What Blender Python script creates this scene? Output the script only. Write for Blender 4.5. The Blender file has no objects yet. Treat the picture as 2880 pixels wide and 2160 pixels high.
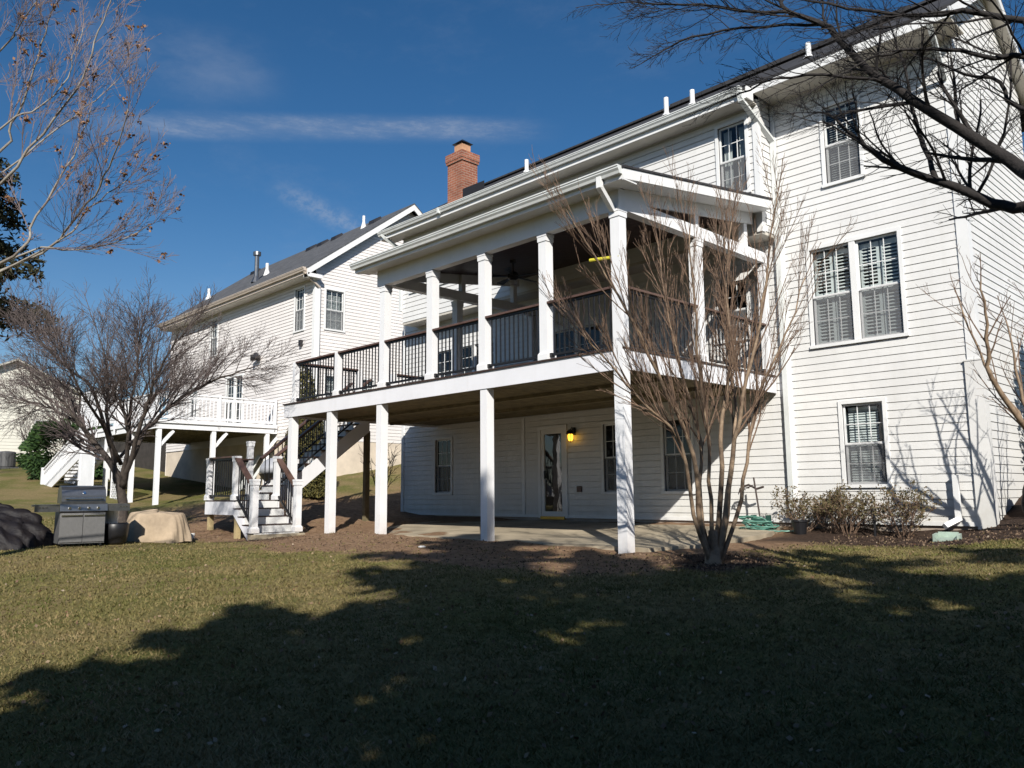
import bpy, math, random
import numpy as np
from mathutils import Vector, Matrix

# ------------------------------------------------------------------ camera, sky, sun, exposure
scene = bpy.context.scene
CAM = Vector((7.63, -9.77, 0.90))
c_r = Vector((0.69540844, 0.7185655, -0.00841015)); c_u = Vector((0.10203133, -0.08714494, 0.99095679)); c_f = Vector((-0.71133446, 0.68997782, 0.13391752))
cam_d = bpy.data.cameras.new("camera"); cam = bpy.data.objects.new("camera", cam_d); scene.collection.objects.link(cam)
cam_d.sensor_width = 36; cam_d.lens = 28.485; cam_d.clip_start = 0.05; cam_d.clip_end = 3000
mw = Matrix.Identity(4)
for i in range(3):
    mw[i][0] = c_r[i]; mw[i][1] = c_u[i]; mw[i][2] = -c_f[i]; mw[i][3] = CAM[i]
cam.matrix_world = mw
scene.camera = cam

SUN = Vector((1.13, -1.0, 0.98)).normalized()
SUN_EL = math.asin(SUN.z); SUN_ROT = math.atan2(SUN.x, SUN.y)
sl = bpy.data.lights.new("sun", 'SUN'); sl.energy = 5.0; sl.angle = math.radians(0.5); sl.color = (1.0, 0.955, 0.88)
so = bpy.data.objects.new("sun", sl); scene.collection.objects.link(so); so.location = (30, -30, 30)
so.rotation_euler = (-SUN).to_track_quat('-Z', 'Y').to_euler()

world = bpy.data.worlds.new("World"); scene.world = world; world.use_nodes = True
nt = world.node_tree; nt.nodes.clear()
def wn(t, **kw):
    n = nt.nodes.new(t)
    for k, v in kw.items(): setattr(n, k, v)
    return n
out = wn('ShaderNodeOutputWorld'); bg = wn('ShaderNodeBackground'); bg.inputs['Strength'].default_value = 0.05
sky = wn('ShaderNodeTexSky', sky_type='NISHITA', sun_disc=False, sun_elevation=SUN_EL, sun_rotation=SUN_ROT)
sky.altitude = 300; sky.air_density = 1.0; sky.dust_density = 0.7; sky.ozone_density = 3.2
tc = wn('ShaderNodeTexCoord')
def mathn(op, a, b=None, clamp=False):
    n = wn('ShaderNodeMath', operation=op); n.use_clamp = clamp
    for i, v in enumerate((a, b)):
        if v is None: continue
        if isinstance(v, (int, float)): n.inputs[i].default_value = v
        else: nt.links.new(v, n.inputs[i])
    return n.outputs[0]
def dotn(v):
    n = wn('ShaderNodeVectorMath', operation='DOT_PRODUCT'); nt.links.new(tc.outputs['Generated'], n.inputs[0]); n.inputs[1].default_value = v
    return n.outputs['Value']
def wnoise(scale, mapping_scale, detail=6, rough=0.6, rot=(0, 0, 0)):
    m = wn('ShaderNodeMapping'); m.inputs['Scale'].default_value = mapping_scale; m.inputs['Rotation'].default_value = rot
    nt.links.new(tc.outputs['Generated'], m.inputs[0])
    n = wn('ShaderNodeTexNoise'); n.inputs['Scale'].default_value = scale; n.inputs['Detail'].default_value = detail; n.inputs['Roughness'].default_value = rough
    nt.links.new(m.outputs[0], n.inputs['Vector']); return n.outputs[0]
def band(plane_n, width, soft):
    d = mathn('ABSOLUTE', dotn(plane_n)); n = wn('ShaderNodeMapRange'); n.interpolation_type = 'SMOOTHSTEP'
    n.inputs['From Min'].default_value = width + soft; n.inputs['From Max'].default_value = max(width - soft, 0)
    nt.links.new(d, n.inputs['Value']); return n.outputs[0]
def ramp01(v, a, b):
    n = wn('ShaderNodeMapRange'); n.interpolation_type = 'SMOOTHSTEP'; n.inputs['From Min'].default_value = a; n.inputs['From Max'].default_value = b
    nt.links.new(v, n.inputs['Value']); return n.outputs[0]
# a spread contrail: a great circle band low over the roofs, plus thin cirrus
CLOUD_NODES = dict(dot=dotn, noise=wnoise)
def pixdir(x, y):     # a direction of the sky
    v = c_f * 2278.8 + c_r * (x - 1440) - c_u * (y - 1080); return v.normalized()
a_, b_ = pixdir(360, 352), pixdir(1560, 368)
pn = a_.cross(b_).normalized()
cen = pixdir(880, 362)
trail = band(pn, 0.011, 0.0085)
along = ramp01(dotn(cen), 0.955, 0.995)
nz = mathn('MULTIPLY', ramp01(wnoise(9, (1, 1, 6), 8, .7), 0.30, 0.72), mathn('ADD', mathn('MULTIPLY', ramp01(wnoise(46, (1, 1, 3.5), 6, .7, (.3, .2, .5)), .35, .7), .8), .35))
trail = mathn('MULTIPLY', mathn('MULTIPLY', trail, along), mathn('ADD', mathn('MULTIPLY', nz, 0.8), 0.25))
a2, b2 = pixdir(800, 540), pixdir(1020, 650)
p2 = a2.cross(b2).normalized()
fib = mathn('ADD', mathn('MULTIPLY', ramp01(wnoise(30, (1, 3, 4), 7, .7, (.5, .4, .8)), .35, .68), .9), .2)
wisp = mathn('MULTIPLY', mathn('MULTIPLY', band(p2, 0.010, 0.0099), fib), ramp01(dotn(pixdir(960, 615)), 0.9955, 0.9995))
a3, b3 = pixdir(330, 120), pixdir(640, 190)
p3 = a3.cross(b3).normalized()
wisp3 = mathn('MULTIPLY', mathn('MULTIPLY', band(p3, 0.03, 0.029), ramp01(dotn(pixdir(470, 150)), 0.990, 0.999)), ramp01(wnoise(5, (1, 1, 2.5)), 0.4, 0.75))
cir = mathn('MULTIPLY', ramp01(wnoise(3.2, (1, 2.2, 4.5), 9, 0.68, (0.2, 0.3, 0.6)), 0.50, 0.85), 0.09)
lowhaze = mathn('MULTIPLY', ramp01(dotn((0, 0, 1)), 0.36, 0.02), 0.15)
cir = mathn('ADD', cir, lowhaze)
cloud = mathn('ADD', mathn('MULTIPLY', trail, 0.46), mathn('ADD', mathn('MULTIPLY', wisp, 0.32), mathn('ADD', mathn('MULTIPLY', wisp3, 0.24), cir)), clamp=True)
hsv = wn('ShaderNodeHueSaturation'); hsv.inputs['Saturation'].default_value = 1.27; hsv.inputs['Value'].default_value = 1.56; nt.links.new(sky.outputs[0], hsv.inputs['Color'])
mix = wn('ShaderNodeMixRGB'); nt.links.new(cloud, mix.inputs[0]); nt.links.new(hsv.outputs[0], mix.inputs[1]); mix.inputs[2].default_value = (7.2, 8.0, 9.6, 1)
nt.links.new(mix.outputs[0], bg.inputs['Color']); nt.links.new(bg.outputs[0], out.inputs['Surface'])

scene.view_settings.view_transform = 'Standard'; scene.view_settings.look = 'None'
scene.view_settings.exposure = 0.22; scene.view_settings.gamma = 1.0; scene.view_settings.use_curve_mapping = False
scene.render.engine = 'CYCLES'; scene.cycles.max_bounces = 8; scene.cycles.diffuse_bounces = 1; scene.cycles.transparent_max_bounces = 24

# ------------------------------------------------------------------ materials
def mat(name, col, rough=0.6, var=0.0, vscale=3.0, bump=0.0, bscale=40.0, metal=0.0, col2=None, spec=0.5, detail=5.0):
    m = bpy.data.materials.new(name); m.use_nodes = True; t = m.node_tree; b = t.nodes['Principled BSDF']
    b.inputs['Roughness'].default_value = rough; b.inputs['Metallic'].default_value = metal; b.inputs['Specular IOR Level'].default_value = spec
    b.inputs['Base Color'].default_value = (*col, 1)
    tcn = t.nodes.new('ShaderNodeTexCoord')
    if var > 0 or col2:
        n = t.nodes.new('ShaderNodeTexNoise'); n.inputs['Scale'].default_value = vscale; n.inputs['Detail'].default_value = detail; n.inputs['Roughness'].default_value = 0.65
        t.links.new(tcn.outputs['Object'], n.inputs['Vector'])
        r = t.nodes.new('ShaderNodeValToRGB')
        c2 = col2 if col2 else tuple(c * (1 - var) for c in col); c1 = col if col2 else tuple(min(1, c * (1 + var * 0.5)) for c in col)
        r.color_ramp.elements[0].position = 0.35; r.color_ramp.elements[1].position = 0.68
        r.color_ramp.elements[0].color = (*c2, 1); r.color_ramp.elements[1].color = (*c1, 1)
        t.links.new(n.outputs[0], r.inputs[0]); t.links.new(r.outputs[0], b.inputs['Base Color'])
    if bump > 0:
        n2 = t.nodes.new('ShaderNodeTexNoise'); n2.inputs['Scale'].default_value = bscale; n2.inputs['Detail'].default_value = 4
        t.links.new(tcn.outputs['Object'], n2.inputs['Vector'])
        bp = t.nodes.new('ShaderNodeBump'); bp.inputs['Strength'].default_value = bump; bp.inputs['Distance'].default_value = 0.02
        t.links.new(n2.outputs[0], bp.inputs['Height']); t.links.new(bp.outputs[0], b.inputs['Normal'])
    return m
def brickmat(name, c1, c2, mortar, scale, bw, rh, msize, plane='xz', rough=0.85, bump=0.4):
    m = bpy.data.materials.new(name); m.use_nodes = True; t = m.node_tree; b = t.nodes['Principled BSDF']; b.inputs['Roughness'].default_value = rough
    tcn = t.nodes.new('ShaderNodeTexCoord'); sx = t.nodes.new('ShaderNodeSeparateXYZ'); cx = t.nodes.new('ShaderNodeCombineXYZ')
    t.links.new(tcn.outputs['Object'], sx.inputs[0])
    ad = t.nodes.new('ShaderNodeMath'); ad.operation = 'ADD'
    if plane == 'xz':
        t.links.new(sx.outputs[0], ad.inputs[0]); t.links.new(sx.outputs[1], ad.inputs[1]); t.links.new(ad.outputs[0], cx.inputs[0]); t.links.new(sx.outputs[2], cx.inputs[1])
    else:
        t.links.new(sx.outputs[0], cx.inputs[0]); t.links.new(sx.outputs[1], cx.inputs[1])
    br = t.nodes.new('ShaderNodeTexBrick'); br.inputs['Color1'].default_value = (*c1, 1); br.inputs['Color2'].default_value = (*c2, 1); br.inputs['Mortar'].default_value = (*mortar, 1)
    br.inputs['Scale'].default_value = scale; br.inputs['Brick Width'].default_value = bw; br.inputs['Row Height'].default_value = rh; br.inputs['Mortar Size'].default_value = msize
    t.links.new(cx.outputs[0], br.inputs['Vector'])
    n = t.nodes.new('ShaderNodeTexNoise'); n.inputs['Scale'].default_value = 2.5; n.inputs['Detail'].default_value = 6; t.links.new(tcn.outputs['Object'], n.inputs['Vector'])
    mx = t.nodes.new('ShaderNodeMixRGB'); mx.blend_type = 'MULTIPLY'; mx.inputs[0].default_value = 0.6
    rr = t.nodes.new('ShaderNodeMapRange'); rr.inputs['From Min'].default_value = 0.3; rr.inputs['From Max'].default_value = 0.7; rr.inputs['To Min'].default_value = 0.6; rr.inputs['To Max'].default_value = 1.25
    t.links.new(n.outputs[0], rr.inputs[0]); t.links.new(br.outputs[0], mx.inputs[1]); t.links.new(rr.outputs[0], mx.inputs[2]); t.links.new(mx.outputs[0], b.inputs['Base Color'])
    bp = t.nodes.new('ShaderNodeBump'); bp.inputs['Strength'].default_value = bump; bp.inputs['Distance'].default_value = 0.01; bp.invert = True
    t.links.new(br.outputs['Fac'], bp.inputs['Height']); t.links.new(bp.outputs[0], b.inputs['Normal'])
    return m
def glassmat(name, tint=(0.8, 0.85, 0.85), refl=1.0):
    m = bpy.data.materials.new(name); m.use_nodes = True; t = m.node_tree; t.nodes.clear()
    o = t.nodes.new('ShaderNodeOutputMaterial'); mx = t.nodes.new('ShaderNodeMixShader'); tr = t.nodes.new('ShaderNodeBsdfTransparent'); gl = t.nodes.new('ShaderNodeBsdfGlossy')
    tr.inputs[0].default_value = (*tint, 1); gl.inputs['Roughness'].default_value = 0.02
    fr = t.nodes.new('ShaderNodeFresnel'); fr.inputs[0].default_value = 1.5
    ge = t.nodes.new('ShaderNodeNewGeometry'); iv_ = t.nodes.new('ShaderNodeMath'); iv_.operation = 'SUBTRACT'; iv_.inputs[0].default_value = 1.0; t.links.new(ge.outputs['Backfacing'], iv_.inputs[1])
    mb_ = t.nodes.new('ShaderNodeMath'); mb_.operation = 'MULTIPLY'; t.links.new(fr.outputs[0], mb_.inputs[0]); t.links.new(iv_.outputs[0], mb_.inputs[1])
    ml = t.nodes.new('ShaderNodeMath'); ml.operation = 'MULTIPLY_ADD'; ml.inputs[1].default_value = 1.0 * refl; ml.inputs[2].default_value = 0.02
    nz_ = t.nodes.new('ShaderNodeTexNoise'); nz_.inputs['Scale'].default_value = 2.0; tcn = t.nodes.new('ShaderNodeTexCoord'); t.links.new(tcn.outputs['Object'], nz_.inputs['Vector'])
    bp = t.nodes.new('ShaderNodeBump'); bp.inputs['Strength'].default_value = 0.05; bp.inputs['Distance'].default_value = 0.05; t.links.new(nz_.outputs[0], bp.inputs['Height']); t.links.new(bp.outputs[0], gl.inputs['Normal'])
    t.links.new(mb_.outputs[0], ml.inputs[0]); t.links.new(ml.outputs[0], mx.inputs[0]); t.links.new(tr.outputs[0], mx.inputs[1]); t.links.new(gl.outputs[0], mx.inputs[2]); t.links.new(mx.outputs[0], o.inputs[0])
    return m
def emitmat(name, col, strength):
    m = bpy.data.materials.new(name); m.use_nodes = True; b = m.node_tree.nodes['Principled BSDF']
    b.inputs['Base Color'].default_value = (*col, 1); b.inputs['Emission Color'].default_value = (*col, 1); b.inputs['Emission Strength'].default_value = strength
    return m
def islandmat(name, cols, rough=0.8, trans=0.0):
    m = bpy.data.materials.new(name); m.use_nodes = True; t = m.node_tree; b = t.nodes['Principled BSDF']; b.inputs['Roughness'].default_value = rough; b.inputs['Specular IOR Level'].default_value = 0.25
    g = t.nodes.new('ShaderNodeNewGeometry'); r = t.nodes.new('ShaderNodeValToRGB'); cr = r.color_ramp
    while len(cr.elements) < len(cols): cr.elements.new(0.5)
    for i, c in enumerate(cols): cr.elements[i].position = i / max(1, len(cols) - 1); cr.elements[i].color = (*c, 1)
    t.links.new(g.outputs['Random Per Island'], r.inputs[0]); t.links.new(r.outputs[0], b.inputs['Base Color'])
    return m
SIDING = mat('white_vinyl_siding', (0.79, 0.782, 0.762), 0.45, var=0.08, vscale=0.9, bump=0.10, bscale=9)
SIDING_N = mat('cream_vinyl_siding', (0.83, 0.785, 0.755), 0.5, var=0.07, vscale=0.8, bump=0.08, bscale=9)
SIDING_F = mat('pale_far_siding', (0.74, 0.72, 0.63), 0.6, var=0.08, vscale=0.5)
def grime(m, z0, z1, amt, streak=.10, tint=(.50, .47, .38)):     # splash-back dirt near the ground and faint run-off streaks
    t = m.node_tree; b = t.nodes['Principled BSDF']; src = b.inputs['Base Color'].links[0].from_socket; g = t.nodes.new('ShaderNodeNewGeometry'); sx = t.nodes.new('ShaderNodeSeparateXYZ'); t.links.new(g.outputs['Position'], sx.inputs[0])
    def nz_(sc, vs, d=5):
        mp = t.nodes.new('ShaderNodeMapping'); mp.inputs['Scale'].default_value = vs; t.links.new(g.outputs['Position'], mp.inputs[0]); n = t.nodes.new('ShaderNodeTexNoise'); n.inputs['Scale'].default_value = sc; n.inputs['Detail'].default_value = d; n.inputs['Roughness'].default_value = .7; t.links.new(mp.outputs[0], n.inputs['Vector']); return n.outputs[0]
    def mr(v, a, c, d0, d1):
        n = t.nodes.new('ShaderNodeMapRange'); n.inputs['From Min'].default_value = a; n.inputs['From Max'].default_value = c; n.inputs['To Min'].default_value = d0; n.inputs['To Max'].default_value = d1; t.links.new(v, n.inputs[0]); return n.outputs[0]
    def mu(a, c):
        n = t.nodes.new('ShaderNodeMath'); n.operation = 'MULTIPLY'; t.links.new(a, n.inputs[0]); t.links.new(c, n.inputs[1]); return n.outputs[0]
    low = mu(mr(sx.outputs[2], z1, z0, 0, amt), mr(nz_(2.5, (1, 1, 1)), .35, .7, .2, 1)); st_ = mr(nz_(3.0, (2.2, 2.2, .22)), .50, .78, 0, streak)
    ad = t.nodes.new('ShaderNodeMath'); ad.operation = 'ADD'; ad.use_clamp = True; t.links.new(low, ad.inputs[0]); t.links.new(st_, ad.inputs[1])
    mx = t.nodes.new('ShaderNodeMixRGB'); t.links.new(ad.outputs[0], mx.inputs[0]); t.links.new(src, mx.inputs[1]); mx.inputs[2].default_value = (*tint, 1); t.links.new(mx.outputs[0], b.inputs['Base Color'])
grime(SIDING, .3, 1.3, .5, .16); grime(SIDING_N, 2.5, 4, .2, .10)
TRIM = mat('white_trim', (0.84, 0.84, 0.83), 0.4, var=0.06, vscale=2.0)
POSTW = mat('white_post_wrap', (0.84, 0.84, 0.85), 0.4, var=0.05, vscale=1.5)
grime(POSTW, 0.0, .55, .55, .06, (.42, .33, .24)); grime(TRIM, .2, .8, .3, .05)
GUTTER = mat('white_aluminium_gutter', (0.74, 0.76, 0.74), 0.35, var=0.10, vscale=3.0)
GUTTER_N = mat('beige_gutter', (0.55, 0.47, 0.40), 0.4, var=0.1)
SOFFIT = mat('cream_soffit', (0.62, 0.58, 0.51), 0.6, var=0.12, vscale=2.0)
FASCIA = mat('deck_fascia', (0.83, 0.83, 0.86), 0.45, var=0.05, vscale=1.2)
grime(FASCIA, -1, 0, 0, .18, (.60, .58, .55))
DECKB = mat('brown_composite_board', (0.055, 0.032, 0.026), 0.55, var=0.2, vscale=6)
RAILB = mat('brown_rail_cap', (0.12, 0.068, 0.052), 0.45, var=0.2, vscale=5)
BLACK = mat('black_metal', (0.012, 0.012, 0.014), 0.4)
PTWOOD = mat('treated_timber', (0.20, 0.165, 0.09), 0.8, var=0.35, vscale=5, bump=0.3, bscale=30)
NEWPT = mat('yellow_pine_post', (0.48, 0.38, 0.20), 0.8, var=0.25, vscale=6)
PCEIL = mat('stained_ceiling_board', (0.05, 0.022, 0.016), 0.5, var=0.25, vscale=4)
ROOF = brickmat('charcoal_shingle', (0.028, 0.028, 0.032), (0.045, 0.044, 0.048), (0.012, 0.012, 0.014), 1.0, 0.30, 0.14, 0.008, 'xy', 0.9)
ROOF_N = brickmat('grey_shingle', (0.075, 0.078, 0.085), (0.10, 0.102, 0.11), (0.05, 0.05, 0.055), 1.0, 0.30, 0.14, 0.008, 'xy', 0.9)
BRICK = brickmat('red_brick', (0.36, 0.125, 0.07), (0.26, 0.085, 0.05), (0.36, 0.24, 0.18), 1.0, 0.22, 0.075, 0.010, 'xz', 0.85)
CLAY = mat('clay_flue', (0.55, 0.30, 0.17), 0.8, var=0.2, vscale=8)
FLASH = mat('dark_flashing', (0.02, 0.02, 0.024), 0.5)
CONC = mat('concrete', (0.43, 0.36, 0.255), 0.85, var=0.38, vscale=1.3, detail=9, bump=0.15, bscale=60)
FOUND = mat('parged_foundation', (0.40, 0.33, 0.27), 0.9, var=0.2, vscale=1.5, bump=0.3, bscale=20)
FOUND_N = mat('cream_parged_foundation', (0.70, 0.60, 0.48), 0.9, var=0.18, vscale=1.2, bump=0.2, bscale=15)
DARK = mat('dark_room', (0.035, 0.035, 0.04), 0.9)
BLIND = mat('white_slats', (0.80, 0.80, 0.78), 0.5)
GLASS = glassmat('window_glass')
DGLASS = glassmat('door_glass', (0.7, 0.75, 0.72), 2.6)
def screenmat(name, col, open_):
    m = bpy.data.materials.new(name); m.use_nodes = True; t = m.node_tree; t.nodes.clear(); o = t.nodes.new('ShaderNodeOutputMaterial'); mx = t.nodes.new('ShaderNodeMixShader'); mx.inputs[0].default_value = 1 - open_; tr = t.nodes.new('ShaderNodeBsdfTransparent'); d = t.nodes.new('ShaderNodeBsdfDiffuse'); d.inputs[0].default_value = (*col, 1)
    t.links.new(tr.outputs[0], mx.inputs[1]); t.links.new(d.outputs[0], mx.inputs[2]); t.links.new(mx.outputs[0], o.inputs[0]); return m
SCREEN = screenmat('grey_insect_screen', (.26, .265, .275), .6)
STEEL = mat('brushed_steel', (0.27, 0.27, 0.27), 0.32, var=0.15, vscale=12, metal=0.9)
STEEL_D = mat('satin_steel_panel', (0.27, 0.265, 0.26), 0.5, var=0.1, vscale=15, metal=0.7)
CHROME = mat('chrome', (0.75, 0.75, 0.75), 0.15, metal=1.0)
TAN = mat('tan_fabric_cover', (0.42, 0.325, 0.225), 0.85, var=0.25, vscale=3.5, bump=0.5, bscale=6)
TARP = mat('black_tarp', (0.010, 0.009, 0.012), 0.6, var=0.4, vscale=7, bump=1.0, bscale=9, col2=(0.014, 0.011, 0.011), spec=0.25)
HOSE = mat('green_hose', (0.03, 0.16, 0.12), 0.4, col2=(0.22, 0.42, 0.34), vscale=5)
PALEGREEN = mat('pale_green_plastic', (0.42, 0.52, 0.44), 0.5, var=0.25, vscale=6)
YELLOW = mat('yellow_plastic', (0.62, 0.55, 0.05), 0.4)
BRASS = mat('brass_threshold', (0.55, 0.38, 0.08), 0.35, metal=0.6)
LAMPG = emitmat('lit_amber_glass', (1.0, 0.50, 0.04), 2.6)
GREYP = mat('grey_plastic', (0.34, 0.35, 0.38), 0.5, var=0.1)
BARK_DARK = mat('shade_dark_bark', (0.020, 0.016, 0.015), 0.85, var=0.4, vscale=12, bump=0.6, bscale=30)  # bark darkened so the limbs look shaded even where sun reaches them
BARK_TAN = mat('smooth_tan_bark', (0.36, 0.26, 0.17), 0.7, col2=(0.15, 0.10, 0.065), vscale=7, bump=0.3, bscale=20)
TWIG_TAN = mat('brown_twig', (0.21, 0.135, 0.09), 0.8, var=0.3, vscale=6)
BARK_PALE = mat('pale_grey_bark', (0.36, 0.33, 0.28), 0.75, col2=(0.17, 0.14, 0.115), vscale=7, bump=0.3, bscale=20)
TWIG_PALE = mat('purplish_twig', (0.20, 0.15, 0.145), 0.8, var=0.3, vscale=6)
BARK_MID = mat('brown_bark', (0.085, 0.066, 0.053), 0.85, col2=(0.035, 0.027, 0.023), vscale=9, bump=0.5, bscale=25)
TWIG_MID = mat('grey_brown_twig', (0.115, 0.09, 0.085), 0.85, var=0.3, vscale=4)
SEED = islandmat('brown_seed_ball', [(0.12, 0.06, 0.035), (0.28, 0.15, 0.08), (0.36, 0.21, 0.12)])
CONIFER = islandmat('dark_conifer_needles', [(0.014, 0.018, 0.010), (0.026, 0.030, 0.014), (0.060, 0.050, 0.024), (0.034, 0.036, 0.016)])
ARBOR = islandmat('olive_arborvitae', [(0.045, 0.05, 0.02), (0.09, 0.085, 0.028), (0.14, 0.115, 0.03), (0.06, 0.06, 0.03)])
HEDGE = islandmat('green_hedge_leaf', [(0.015, 0.035, 0.012), (0.03, 0.065, 0.018), (0.055, 0.10, 0.025)])
AZALEA = islandmat('olive_azalea_leaf', [(0.075, 0.07, 0.028), (0.13, 0.105, 0.05), (0.17, 0.115, 0.065), (0.10, 0.095, 0.04)])
def patchy(m, scale, amt):
    t = m.node_tree; r = [n for n in t.nodes if n.type == 'VALTORGB'][0]; g = r.inputs[0].links[0].from_socket; tcn = t.nodes.new('ShaderNodeTexCoord'); n = t.nodes.new('ShaderNodeTexNoise'); n.inputs['Scale'].default_value = scale; n.inputs['Detail'].default_value = 6; t.links.new(tcn.outputs['Object'], n.inputs['Vector'])
    mr = t.nodes.new('ShaderNodeMapRange'); mr.inputs['From Min'].default_value = .32; mr.inputs['From Max'].default_value = .68; t.links.new(n.outputs[0], mr.inputs[0]); mx = t.nodes.new('ShaderNodeMixRGB'); mx.inputs[0].default_value = amt; t.links.new(g, mx.inputs[1]); t.links.new(mr.outputs[0], mx.inputs[2]); t.links.new(mx.outputs[0], r.inputs[0]); return m
GRASS = islandmat('winter_grass_blade', [(0.09, 0.105, 0.026), (0.12, 0.12, 0.034), (0.18, 0.15, 0.058), (0.23, 0.175, 0.08), (0.30, 0.225, 0.12)]); patchy(GRASS, 1.1, .62)
CHIP = islandmat('bark_chip', [(0.026, 0.017, 0.012), (0.07, 0.045, 0.032), (0.15, 0.10, 0.066), (0.26, 0.18, 0.12)])
LEAF = islandmat('dead_leaf', [(0.22, 0.13, 0.07), (0.30, 0.22, 0.14), (0.12, 0.06, 0.035), (0.42, 0.34, 0.25)])

# ------------------------------------------------------------------ mesh helpers
WLOC = {}
def wloc(o): return WLOC.get(o.name, Vector((0, 0, 0)))
class MB:
    def __init__(s): s.v = []; s.f = []; s.m = []
    def quad(s, pts, mi=0):
        i = len(s.v); s.v += [tuple(p) for p in pts]; s.f.append(tuple(range(i, i + len(pts)))); s.m.append(mi)
    def hexa(s, P, mi=0):                 # P: 8 corners, bottom 4 then top 4
        i = len(s.v); s.v += [tuple(p) for p in P]
        for f in ((3, 2, 1, 0), (4, 5, 6, 7), (0, 1, 5, 4), (1, 2, 6, 5), (2, 3, 7, 6), (3, 0, 4, 7)):
            s.f.append(tuple(i + k for k in f)); s.m.append(mi)
    def box(s, x0, x1, y0, y1, z0, z1, mi=0):
        s.hexa([(x0, y0, z0), (x1, y0, z0), (x1, y1, z0), (x0, y1, z0), (x0, y0, z1), (x1, y0, z1), (x1, y1, z1), (x0, y1, z1)], mi)
    def bar(s, p, q, w, h, up=(0, 0, 1), mi=0):
        p = Vector(p); q = Vector(q); d = (q - p).normalized(); sd = d.cross(Vector(up)).normalized(); u = sd.cross(d).normalized()
        a = sd * w / 2; b = u * h / 2
        s.hexa([p - a - b, p + a - b, q + a - b, q - a - b, p - a + b, p + a + b, q + a + b, q - a + b], mi)
    def prism(s, poly, o, u, v, w, L, mi=0):   # poly in (u,v) plane at o, extruded by L along w
        o = Vector(o); u = Vector(u); v = Vector(v); w = Vector(w); n = len(poly); i = len(s.v)
        A = [o + u * a + v * b for a, b in poly]
        s.v += [tuple(p) for p in A] + [tuple(p + w * L) for p in A]
        s.f.append(tuple(i + k for k in range(n - 1, -1, -1))); s.m.append(mi)
        s.f.append(tuple(i + n + k for k in range(n))); s.m.append(mi)
        for k in range(n):
            l = (k + 1) % n; s.f.append((i + k, i + l, i + n + l, i + n + k)); s.m.append(mi)
    def tube(s, path, rad, n=6, mi=0, cap=True):
        P = [Vector(p) for p in path]; i0 = len(s.v); ref = None
        for k, p in enumerate(P):
            d = (P[min(k + 1, len(P) - 1)] - P[max(k - 1, 0)])
            if d.length < 1e-9: d = Vector((0, 0, 1))
            d.normalize()
            if ref is None: ref = d.orthogonal().normalized()
            a = (ref - d * ref.dot(d)); a = a.normalized() if a.length > 1e-6 else d.orthogonal().normalized(); ref = a; b = d.cross(a)
            r = rad[k] if hasattr(rad, '__len__') else rad
            for j in range(n):
                t = 2 * math.pi * j / n; q = p + a * (r * math.cos(t)) + b * (r * math.sin(t)); s.v.append((q.x, q.y, q.z))
        for k in range(len(P) - 1):
            for j in range(n):
                l = (j + 1) % n; a = i0 + k * n; s.f.append((a + j, a + l, a + n + l, a + n + j)); s.m.append(mi)
        if cap and n > 3:
            s.f.append(tuple(i0 + j for j in range(n - 1, -1, -1))); s.m.append(mi)
            e = i0 + (len(P) - 1) * n; s.f.append(tuple(e + j for j in range(n))); s.m.append(mi)
    def lathe(s, prof, c, n=20, mi=0):         # prof: (r,z) pairs
        i0 = len(s.v)
        for r, z in prof:
            for j in range(n):
                t = 2 * math.pi * j / n; s.v.append((c[0] + r * math.cos(t), c[1] + r * math.sin(t), c[2] + z))
        for k in range(len(prof) - 1):
            for j in range(n):
                l = (j + 1) % n; a = i0 + k * n; s.f.append((a + j, a + l, a + n + l, a + n + j)); s.m.append(mi)
        s.f.append(tuple(i0 + j for j in range(n - 1, -1, -1))); s.m.append(mi)
        e = i0 + (len(prof) - 1) * n; s.f.append(tuple(e + j for j in range(n))); s.m.append(mi)
    def build(s, name, mats, parent=None, base=None, smooth=False):
        off = Vector(base) if base is not None else (wloc(parent) if parent else Vector((0, 0, 0)))
        me = bpy.data.meshes.new(name); me.from_pydata([(a - off.x, b - off.y, c - off.z) for a, b, c in s.v], [], s.f)
        if not isinstance(mats, (list, tuple)): mats = [mats]
        for m in mats: me.materials.append(m)
        if len(mats) > 1: me.polygons.foreach_set('material_index', s.m)
        if smooth: me.polygons.foreach_set('use_smooth', [True] * len(me.polygons))
        o = bpy.data.objects.new(name, me); scene.collection.objects.link(o)
        if parent: o.parent = parent
        else: o.location = off
        WLOC[o.name] = off
        return o
def npmesh(name, verts, faces, m, parent=None, base=None):   # faces: (n,k) array of equal-size polygons
    off = np.array(base if base is not None else (wloc(parent) if parent else (0, 0, 0)), dtype=float)
    verts = np.asarray(verts) - off; nf, k = faces.shape
    me = bpy.data.meshes.new(name); me.vertices.add(len(verts)); me.vertices.foreach_set('co', verts.astype(np.float32).ravel())
    me.loops.add(nf * k); me.loops.foreach_set('vertex_index', faces.astype(np.int32).ravel())
    me.polygons.add(nf); me.polygons.foreach_set('loop_start', (np.arange(nf) * k).astype(np.int32)); me.polygons.foreach_set('loop_total', np.full(nf, k, dtype=np.int32))
    me.update(calc_edges=True); me.validate(); me.materials.append(m)
    o = bpy.data.objects.new(name, me); scene.collection.objects.link(o)
    if parent: o.parent = parent
    else: o.location = tuple(off)
    WLOC[o.name] = Vector(off)
    return o
def tag(o, label, cat, group=None):
    o['label'] = label; o['category'] = cat
    if group: o['group'] = group
    return o
def thing(name, label, cat, loc=(0, 0, 0), group=None):
    o = bpy.data.objects.new(name, None); o.empty_display_size = 0.2; scene.collection.objects.link(o); o.location = loc; WLOC[o.name] = Vector(loc)
    return tag(o, label, cat, group)
def structure(o): o['kind'] = 'structure'; return o
def stuff(o, label=None, cat=None):
    o['kind'] = 'stuff'
    if label: o['label'] = label; o['category'] = cat
    return o

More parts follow.
